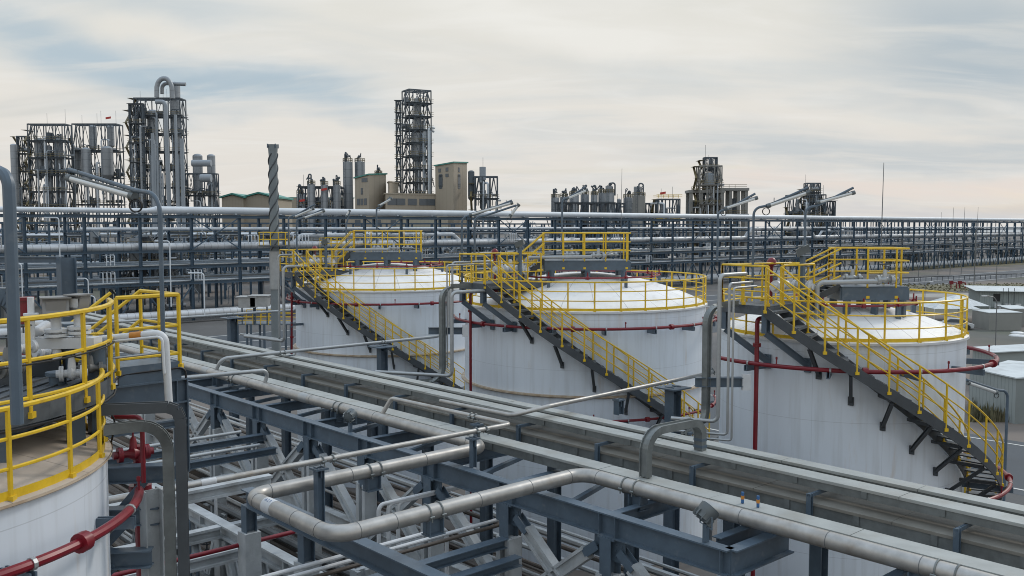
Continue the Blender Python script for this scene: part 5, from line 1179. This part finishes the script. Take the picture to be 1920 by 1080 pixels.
# ---------- silos
def silo(x0, x1, ytop, D, label, m='silo', top=True, group=None):
    r = (wx(x1, D) - wx(x0, D)) / 2; H = ztop(ytop, D); t = thing('silo', label, 'silo', ((wx(x0, D) + wx(x1, D)) / 2, D, 0), group=group)
    mb = MB(); mb.lathe([(r, 0), (r, H), (r * .2, H + r * .22), (.01, H + r * .22)], (0, 0, 0), 28); part('shell', mb, M[m], t, False)
    mb = MB()
    for f in (.6, 1.15): mb.tube([(r * math.cos(i * .3927), r * math.sin(i * .3927), H + f) for i in range(16)], .07, 4, 0, True)
    for i in range(16): mb.tube([(r * math.cos(i * .3927), r * math.sin(i * .3927), H), (r * math.cos(i * .3927), r * math.sin(i * .3927), H + 1.15)], .06, 4)
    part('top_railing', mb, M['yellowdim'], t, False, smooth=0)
    mb = MB()
    for i in range(4): x = random.uniform(-r * .6, r * .6); y = random.uniform(-r * .6, 0); h = random.uniform(1.5, 3.2); mb.tube([(x, y, H), (x, y, H + h), (x + random.uniform(-1, 1), y, H + h), (x + random.uniform(-1, 1), y, H + h * .6)], random.uniform(.12, .3), 6, .4)
    part('roof_vent', mb, M['far'], t, False, kind='stuff')
    mb = MB(); 
    for k in (-.25, .25): mb.bar((k - r * .5, -r - .25, 0), (k - r * .5, -r - .25, H + 1), .08, .08)
    for i in range(int(H / .9)): mb.bar((-.25 - r * .5, -r - .25, i * .9), (.25 - r * .5, -r - .25, i * .9), .06, .06)
    part('ladder', mb, M['far'], t, False, smooth=0)
    return t
for (x0, x1, y, D, lab) in ((558, 571, 364, 300, 'short silo with a red band at the left end of the mid-distance silos'), (578, 593, 346, 298, 'dark silo second in the middle-distance row'), (603, 617, 347, 298, 'dark silo third in the middle-distance row, behind the taller pair'), (626, 640, 347, 298, 'dark silo fourth in the middle-distance row next to the tall pair'),
                            (645, 663, 304, 306, 'tall dark silo left of the pair beside the beige building'), (667, 686, 304, 308, 'tall dark silo right of the pair beside the beige building'), (704, 718, 327, 306, 'small capped silo top above the left beige building')): silo(x0, x1, y, D, lab)
for i, (x0, x1, y) in enumerate(((1033, 1048, 371), (1049, 1064, 370), (1067, 1085, 366), (1088, 1104, 365), (1107, 1120, 366), (1121, 1134, 362), (1134, 1151, 362), (1168, 1185, 371), (1185, 1209, 368))):
    silo(x0, x1, y, 300 + (i % 2) * 6, 'grey silo number %s from left in the distant silo row right of centre' % ('one two three four five six seven eight nine'.split()[i]), 'farc' if i in (8,) else 'silo')
for (x, y, D, lab) in ((1142, 349, 300, 'round filter housing on top of the seventh distant silo'), (1195, 350, 301, 'filter housing topping the widest distant silo')):
    a = Dp(x, y, D); t = thing('filter_housing', lab, 'filter', a - ZD * 3.4); mb = MB(); mb.tube([a - ZD * 3.4, a], 1.15, 12); part('housing', mb, M['silo'], t); mb = MB(); mb.tube([a + V3((.5, 0, 0)), a + V3((.5, 0, 1)), a + V3((1.9, 0, 1)), a + V3((1.9, 0, -3))], .25, 8, .8); part('duct', mb, M['far'], t)
tower('dark pipe frame wedged behind the row of mid-distance silos', 566, 645, 352, 304, 4, vessels=(), pipes=10, clutter=40, bay=6, top_rods=1, zig=False)
tower('long low service frame behind the distant silo row right of centre', 1036, 1150, 382, 306, 3, vessels=(), pipes=14, clutter=60, bay=9, top_rods=2, zig=False)
tower('open service frame between the two distant silo clusters', 1150, 1222, 382, 310, 3, vessels=((1156, 1164, 374, 400),), pipes=10, clutter=30, bay=5, top_rods=1, zig=False)
# ---------- buildings
def building(label, x0, xc, x1, yl, yr, D, wins=(), m='beige', roofm='teal', yc=None, name='plant_building'):
    """two-faced sheds: left face x0..xc, right face xc..x1 turning away, mono-pitch roof rising to the right"""
    a = V3((wx(x0, D + 6), D + 6, 0)); c = V3((wx(xc, D), D, 0)); b = V3((wx(x1, D + 9), D + 9, 0)); e = a + (b - c)
    t = thing(name, label, 'building', (c.x, c.y, 0)); hl = ztop(yl, D + 6); hr = ztop(yr, D + 9); hc = (hl * .45 + hr * .55) if yc is None else ztop(yc, D)
    he = hl + hr - hc
    mb = MB(); top = [V3((a.x, a.y, hl)), V3((c.x, c.y, hc)), V3((b.x, b.y, hr)), V3((e.x, e.y, he))]; bot = [a, c, b, e]
    mb.add(bot + top, [(i, (i + 1) % 4, 4 + (i + 1) % 4, 4 + i) for i in range(4)]); part('wall', mb, M[m], t, smooth=0)
    mb = MB(); cen = (a + b + c + e) / 4
    tp = [p + (V3((p.x, p.y, 0)) - cen).normalized() * .5 + ZD * .02 for p in top]; mb.add(tp + [p + ZD * .4 for p in tp], [(3, 2, 1, 0), (4, 5, 6, 7)] + [(i, (i + 1) % 4, 4 + (i + 1) % 4, 4 + i) for i in range(4)]); part('roof', mb, M[roofm], t, smooth=0)
    for (face, f, y, w_, h_) in wins:
        p0, p1 = (a, c) if face == 'L' else (c, b); d = (p1 - p0).normalized(); n = V3((d.y, -d.x, 0)); p = p0.lerp(p1, f) + n * .06; z = ztop(y, D)
        mb = MB(); mb.obox(V3((p.x, p.y, z)), d * w_ / 2, n * .05, V3((0, 0, h_ / 2))); o = part('window', mb, M['window'], t, smooth=0)
    return t
W_L = [('L', f, y, w_, h_) for f, y, w_, h_ in ((.6, 337, 1.6, 1.2), (.8, 337, 1.6, 1.2), (.5, 358, 1.0, 2.0), (.25, 378, 1.5, 2), (.5, 378, 1.5, 2), (.75, 378, 1.5, 2))]
building('tall beige clad building with a sloped teal roof behind the far rack, left one', 667, 693, 725, 335, 327, 284, W_L)
building('tallest beige clad building with a sloped teal roof, right of the lattice tower', 817, 851, 876, 312, 306, 286,
         [('L', .25, 318, 1.2, 1.2), ('L', .65, 317, 1.2, 1.2), ('R', .4, 317, 1.2, 1.4), ('L', .3, 328, 1.4, 1), ('L', .65, 328, 1.4, 1), ('R', .4, 328, 1.6, 1), ('L', .3, 338, 1.8, 3.5), ('R', .4, 338, 1.8, 3.5), ('L', .3, 350, 1.4, .9), ('R', .4, 350, 1.6, .9)])
building('low beige building joining the two tall ones behind the far rack', 722, 724, 822, 366, 366, 284, [('R', f, 378, 3.0, 2) for f in (.12, .28, .5, .72, .85)], roofm='beige')
building('small beige rooftop block beside the foot of the lattice tower', 729, 731, 748, 344, 344, 286, [], roofm='beige')
building('wide low beige building seen through the far rack in the middle', 648, 652, 840, 404, 404, 270, [('R', f, 418, 1.6, 1.8) for f in (.1, .3, .45)], roofm='beige')
building('low beige gatehouse with a teal hipped roof behind the far rack', 745, 770, 838, 428, 428, 262, [('R', .1, 440, 1.2, 3)], roofm='teal')
building('long low beige warehouse with a teal roof at left behind the far rack', 470, 472, 664, 372, 372, 420, [], roofm='teal')
def gable(label, x0, x1, ye, yr, D, dep=30):
    cx = (wx(x0, D) + wx(x1, D)) / 2; w_ = wx(x1, D) - wx(x0, D); he = ztop(ye, D); hr = ztop(yr, D); t = thing('gabled_shed', label, 'building', (cx, D, 0)); mb = MB()
    P = [(-w_ / 2, 0), (w_ / 2, 0), (w_ / 2, he), (0, hr), (-w_ / 2, he)]
    mb.add([(x, 0, z) for x, z in P] + [(x, dep, z) for x, z in P], [(0, 1, 2, 3, 4), (9, 8, 7, 6, 5), (0, 5, 6, 1), (1, 6, 7, 2), (0, 4, 9, 5)]); part('wall', mb, M['beige'], t, False, smooth=0)
    for s in (-1, 1): mb = MB(); mb.add([(s * (w_ / 2 + .8), -.8, he - .1), (0, -.8, hr + .25), (0, dep, hr + .25), (s * (w_ / 2 + .8), dep, he - .1), (s * (w_ / 2 + .8), -.8, he + .5), (0, -.8, hr + .9), (0, dep, hr + .9), (s * (w_ / 2 + .8), dep, he + .5)], [(0, 1, 2, 3), (4, 7, 6, 5), (0, 4, 5, 1), (3, 2, 6, 7), (0, 3, 7, 4)]); part('roof_slope', mb, M['teal'], t, False, smooth=0)
gable('beige gabled shed with teal roof just right of the left towers, left of two', 418, 458, 371, 366, 370); gable('beige gabled shed with teal roof just right of the left towers, right of two', 458, 516, 371, 364, 372)
# chimney-like cone far left and harbour cranes at the skyline
for i, x in enumerate((982, 990, 997)):
    t = thing('harbour_crane', 'faint harbour crane standing on the skyline right of centre', 'crane', (wx(x, 1500), 1500, 0), group='harbour cranes on the skyline'); mb = MB(); H = ztop(416, 1500)
    for dx in (-1.5, 1.5): mb.bar((dx, 0, 0), (dx, 0, H), .9, .9)
    mb.bar((-4, 0, H - 3), (6, 0, H - 2), .9, .9); mb.bar((0, 0, H + 1.5), (6, 0, H - 2), .5, .5); part('gantry', mb, M['farpipe'], t, False, smooth=0)
# flat water of the estuary behind the plant
sheet('water', [(-4000, 1900), (4000, 1900), (4000, 7900), (-4000, 7900)], .5, mat('estuary_water', (.30, .33, .35), .3, n_scale=.01))
# thin masts / lightning rods
for (x, y0, y1, d, r, lab) in ((1654, 305, 475, 66, .035, 'tall thin lightning rod rising alone at the right against the sky'), (1163, 316, 440, 110, .03, 'thin mast rising behind the middle tank against the sky'), (1762, 398, 420, 250, .06, 'short thin mast on the far right skyline, leftmost of four'), (1785, 389, 420, 250, .06, 'short thin mast on the far right skyline, second of four'), (1806, 388, 420, 250, .06, 'short thin mast on the far right skyline, third of four'), (1831, 388, 420, 250, .06, 'short thin mast on the far right skyline, rightmost of four')):
    a, b = vert(x, y0, y1, d); b.z = 0; a2 = a + V3((.12 * d / 66, 0, 0)); mb = MB(); mb.tube([b, b.lerp(a2, .7), a2], [r * 1.6, r * 1.2, r * .6], 6); solo('lightning_rod', mb, M['greypipe'], lab, 'mast')
# red windsock like flags on silos
for (x, y, d, lab) in ((203, 221, 322, 'tiny red flag on the second left process block'), (566, 376, 297, 'red band sign on the short silo'), (608, 355, 296, 'small red mark on the third dark silo'), (1243, 362, 298, 'tiny red flag above the small yellow-stair frame')):
    a = Dp(x, y, d); mb = MB(); mb.obox(a, V3((.9, 0, .15)), V3((0, .06, 0)), V3((0, 0, .35))); solo('flag', mb, mat('flag_red', (.5, .05, .04), .6), lab, 'flag')
# ================================================================== RIGHT-HAND YARD
def shed(label, fl, fr, br, h, slope=.3, m='tinw', rm='tin', name='shed', openings=(), over=.3):
    """fl, fr: front ground corners, br: back-right ground corner"""
    fl, fr, br = V3(fl), V3(fr), V3(br); d = (fr - fl); L = d.length; d.normalize(); b = (br - fr); n = V3((-d.y, d.x, 0)); dep = b.dot(n)
    t = thing(name, label, name.replace('_', ' '), (fl.x, fl.y, 0), math.atan2(d.y, d.x)); mb = MB(); H2 = h + slope
    mb.add([(0, 0, 0), (L, 0, 0), (L, dep, 0), (0, dep, 0), (0, 0, h), (L, 0, h), (L, dep, H2), (0, dep, H2)], [(0, 1, 5, 4), (1, 2, 6, 5), (2, 3, 7, 6), (3, 0, 4, 7)]); part('wall', mb, M[m], t, False, smooth=0)
    mb = MB(); o = over; mb.add([(-o, -o, h + .02), (L + o, -o, h + .02), (L + o, dep + o, H2 + .02), (-o, dep + o, H2 + .02), (-o, -o, h + .1), (L + o, -o, h + .1), (L + o, dep + o, H2 + .1), (-o, dep + o, H2 + .1)], [(3, 2, 1, 0), (4, 5, 6, 7), (0, 1, 5, 4), (1, 2, 6, 5), (2, 3, 7, 6), (3, 0, 4, 7)]); part('roof', mb, M[rm], t, False, smooth=0)
    for (x, z, w_, h_, nm, mm) in openings: mb = MB(); mb.box(x, -.05, z, x + w_, .02, z + h_); part(nm, mb, M[mm], t, False, smooth=0)
    return t
def GG(x, y): p = Gp(x, y); return p
f0, f1 = GG(1668 + 160, 577), GG(1940, 577)
shed('long pale green cabin with a flat overhanging roof beyond the yard at right', GG(1836, 576), GG(2010, 580), GG(2010, 571), 2.6, .15, 'tinw', 'tin', 'cabin', ((2.0, 1.0, 1.0, 1.2, 'window', 'dark'), (13.6, 0, 1.4, 2.1, 'door', 'dark')), .7)
for i, x in enumerate((2.6, 4.5, 6.4, 8.0)):
    p = GG(1836 + x * 10, 577); mb = MB(); mb.box(p.x, p.y - .8, 0, p.x + .8, p.y - .4, .7); solo('air_conditioner', mb, M['whitep'], 'small pale air conditioner box in front of the long cabin', 'air conditioner', 'air conditioners by the cabin')
shed('grey ribbed container in the yard, nearer of the pair right of the tank', GG(1822, 612), GG(1854, 619), GG(1871, 610), 2.1, .05, 'boxw', 'tin', 'container', over=.05)
shed('grey ribbed container in the yard, farther of the pair', GG(1868, 603), GG(1893, 611), GG(1904, 603), 2.15, .05, 'boxw', 'tin', 'container', ((1.0, .3, .9, 2.0, 'door', 'carp'),), over=.05)
p = GG(1820, 600)
for k, x in enumerate((1780, 1800)):
    p = GG(x - 6, 606 - k * 6); s = 3.0; t = thing('canopy_tent', ['pale grey pyramid tent in the yard, nearer', 'pale grey pyramid tent in the yard, farther'][k], 'tent', p)
    mb = MB(); q = [p + V3((a * s, b * s, 2.2)) for a, b in ((-1, -1), (1, -1), (1, 1), (-1, 1))]; mb.add(q + [p + V3((0, 0, 3.6))], [(0, 1, 4), (1, 2, 4), (2, 3, 4), (3, 0, 4), (3, 2, 1, 0)]); part('roof', mb, M['tin'], t, smooth=0)
    mb = MB()
    for c in q: mb.bar(c, V3((c.x, c.y, 0)), .08, .08)
    part('pole', mb, M['whitep'], t, kind='stuff') if False else part('frame', mb, M['whitep'], t)
# small car by the container
p = GG(1793, 617); t = thing('parked_car', 'small silver car parked between the tank rim and the grey container', 'car', p, -.3)
mb = MB(); P = [(-1.9, .3), (1.9, .3), (1.95, .7), (1.2, .85), (.6, 1.35), (-.9, 1.4), (-1.6, .9), (-1.95, .85)]
mb.add([(x, -.8, z) for x, z in P] + [(x, .8, z) for x, z in P], [tuple(range(8)), tuple(range(15, 7, -1))] + [((i + 1) % 8, i, 8 + i, 8 + (i + 1) % 8) for i in range(8)]); part('body', mb, M['carp'], t, False)
mb = MB(); P = [(1.15, .88), (.6, 1.28), (-.85, 1.32), (-1.45, .92)]; mb.add([(x, -.815, z) for x, z in P] + [(x, .815, z) for x, z in P], [(0, 1, 2, 3), (7, 6, 5, 4), (0, 4, 5, 1), (2, 6, 7, 3)]); part('window', mb, M['window'], t, False, smooth=0)
for x in (-1.2, 1.2):
    for y in (-.82, .82): mb = MB(); mb.tube([(x, y - .1, .32), (x, y + .1, .32)], .32, 14); part('wheel', mb, M['dark'], t, False)
# low corrugated sheds at the right edge
sh = shed('corrugated shed with pale tin roof and weeds in front, nearest at the right edge', GG(1816, 770), GG(1873, 797) + V3((1.2, .3, 0)), GG(1990, 752), 3.0, .35, 'tinw', 'tin', 'shed', over=.15)
shed('corrugated shed with pale tin roof behind the nearest one at the right edge', GG(1822, 716), GG(1862, 726), GG(1960, 695), 2.8, .3, 'tinw', 'tin', 'shed', over=.3)
for k, (x0, y0, x1, y1, x2, y2, x3, y3, lab) in enumerate(((1825, 688, 1870, 699, 1896, 692, 1860, 682, 'small pale lean-to roof between the two corrugated sheds, left'), (1862, 685, 1925, 695, 1990, 684, 1890, 677, 'pale lean-to roof between the two corrugated sheds, right'))):
    pts = [Hp(x, y, CZ - 2.7) for x, y in ((x0, y0), (x1, y1), (x2, y2), (x3, y3))]; t = thing('lean_to', lab, 'roof', V3((pts[0].x, pts[0].y, 0)))
    mb = MB(); mb.add(pts + [q + ZD * .07 for q in pts], [(3, 2, 1, 0), (4, 5, 6, 7)] + [(i, (i + 1) % 4, 4 + (i + 1) % 4, 4 + i) for i in range(4)]); part('roof', mb, M['tin'], t, smooth=0)
    for q in pts: mb = MB(); mb.bar(q, V3((q.x, q.y, 0)), .08, .08); part('post', mb, M['steeld'], t)
# street lamps in the yard
def slamp(x, yb, yt, label, r=.06, arm=-1.2):
    b = Gp(x, yb); top = Dp(x, yt, b.y); t = thing('street_lamp', label, 'street lamp', b); mb = MB(); a = V3((b.x, b.y, top.z)); mb.tube([b, a - ZD * .5, a + V3((arm * .25, 0, 0)), a + V3((arm, 0, .12))], r, 6, .5); part('pole', mb, M['greypipe'], t)
    mb = MB(); q = a + V3((arm, 0, .12)); mb.box(q.x - .35, q.y - .12, q.z - .05, q.x + .15, q.y + .12, q.z + .06); part('lamp_head', mb, M['whitep'], t)
slamp(1866, 661, 557, 'slim street lamp standing on the gravel before the grey containers', .055); slamp(1733, 600, 530, 'slim lamp post with a small white box right of the nearest tank', .05, .9)
slamp(1826, 538, 428, 'tall street lamp beside the far road at right', .1, 1.6); slamp(1868, 536, 455, 'street lamp by the far road, right of the tall one', .08, 1.5); slamp(1722, 528, 470, 'lamp pole left along the far road', .07, 1.5)
for i, x in enumerate((1880, 1890, 1901)): b = Gp(x, 578); mb = MB(); mb.tube([b, b + ZD * 3.2], .05, 5); solo('fence_post', mb, M['steeld'], 'thin dark post standing before the long pale cabin', 'post', 'thin posts before the cabin')
# red hydrants
for i, x in enumerate((1783, 1799, 1666)):
    b = Gp(x, 541 if i < 2 else 534); t = thing('hydrant', 'small red hydrant frame by the far road at right', 'hydrant', b, group='red hydrants by the far road'); mb = MB(); mb.tube([(0, 0, 0), (0, 0, 1.3), (1.2, 0, 1.3), (1.2, 0, 0)], .12, 6, .2); part('pipework', mb, M['red'], t, False); mb = MB(); mb.box(-.3, -.2, .9, .4, .2, 1.6); part('hose_box', mb, M['red'], t, False)
t = thing('guard_rail', 'long low dark rail along the far road at right', 'guard rail', Gp(1640, 528)); mb = MB(); a = Gp(1660, 530); b = Gp(1960, 519); mb.bar(a + ZD * 1.0, b + ZD * 1.0, .12, .2)
n = 30
for i in range(n): q = a.lerp(b, i / n); mb.bar(q, q + ZD, .1, .1)
part('rail', mb, M['steeld'], t)
# ================================================================== LAMP POSTS WITH TUBE LIGHTS
def tlamp(x, yk, yb, d, tipx, tipy, fx0, fy0, fx1, fy1, label, r=.04, coil=True, dd=0.0):
    """pole at pixel column x, kinking at yk toward (tipx, tipy); fluorescent fixture hung below the arm"""
    k = Dp(x, yk + 22 * 30 / d * .7, d); b = Dp(x, yb, d); b.x, b.y = k.x, k.y; t = thing('lamp_post', label, 'lamp post', b)
    tip = Dp(tipx, tipy, d + dd); sg = 1 if tipx > x else -1; kk = Dp(x + sg * abs(tipx - x) * .22, yk - (yk - tipy) * .12, d + dd * .2)
    kink = V3((k.x, k.y, kk.z - .05)); mb = MB(); mb.tube([b, kink, kk.lerp(tip, .05), tip], r, 10, .35, n=7); part('pole', mb, M['steel'], t)
    f0 = Dp(fx0, fy0, d + dd * .3); f1 = Dp(fx1, fy1, d + dd * .95); dr = (f1 - f0).normalized()
    rf = max(.055, r * 1.35)
    mb = MB(); mb.tube([f0, f1], rf, 14); part('tube_glass', mb, M['chrome'], t)
    for q, s in ((f0, -1), (f1, 1)): mb = MB(); mb.tube([q - dr * s * .02, q + dr * s * .09], rf * 1.25, 12); part('end_cap', mb, M['lampm'], t)
    mb = MB(); mb.bar(f0 + ZD * rf, f1 + ZD * rf, rf * 1.2, .02)
    for f in (.12, .88):
        q = f0.lerp(f1, f); mb.tube([q + ZD * rf, q + ZD * (rf + .12)], .012, 5)
    part('hanger', mb, M['lampm'], t)
    if coil:
        mb = MB(); q = f0 - ZD * .08 - dr * .1
        for j in range(2):
            n = 18; mb.tube([q + V3((math.cos(i * 2 * math.pi / n) * .10, .02 * j, math.sin(i * 2 * math.pi / n) * .10 - .06)) for i in range(n)], .012, 5, 0, True)
        part('cable_coil', mb, M['cable'], t)
    return t
tlamp(300, 365, 700, 14.5, 130, 318, 247, 367, 133, 335, 'lamp post with a long bare tube light over the left platform railing', .036, dd=1.6)
L1 = tlamp(18, 330, 795, 8.4, -90, 255, -70, 300, -120, 270, 'thick grey lamp pole cut by the left edge of the picture', .055, dd=.5, coil=False)
tlamp(541, 408, 520, 47.5, 591, 383, 553, 406, 586, 392, 'lamp post on the farthest tank, left of its pair', .045, coil=False)
tlamp(556, 412, 500, 46.5, 607, 392, 571, 408, 606, 396, 'lamp post on the farthest tank, right of its pair', .045, coil=False)
tlamp(706, 392, 458, 50.0, 732, 370, 712, 385, 733, 373, 'lamp post at the back of the farthest white tank', .045)
tlamp(649, 420, 470, 60.0, 656, 395, 650, 404, 655, 396, 'small lamp post seen behind the roof railing of the farthest tank', .05, coil=False)
tlamp(866, 408, 530, 36.5, 960, 376, 884, 402, 958, 381, 'lamp post at the stair head of the middle tank, nearer one', .042)
tlamp(890, 408, 520, 37.2, 968, 385, 958, 403, 971, 386, 'lamp post at the stair head of the middle tank, farther one', .042)
tlamp(1054, 375, 455, 42.0, 1099, 350, 1066, 371, 1099, 357, 'lamp post behind the roof platform of the middle tank', .042)
tlamp(1346, 398, 490, 33.0, 1416, 363, 1362, 390, 1416, 372, 'lamp post left of the pair at the nearest right tank', .04)
tlamp(1413, 392, 545, 26.5, 1515, 352, 1443, 385, 1512, 362, 'lamp post in the middle of three over the nearest right tank', .036)
tlamp(1510, 392, 470, 31.0, 1600, 352, 1536, 379, 1598, 362, 'lamp post rightmost of three over the nearest right tank', .04)
tlamp(1889, 735, 945, 40.0, 1812, 712, 1866, 735, 1816, 718, 'lamp post beside the stair foot of the nearest right tank', .06, dd=-1)
# steel poles on the far left foreground
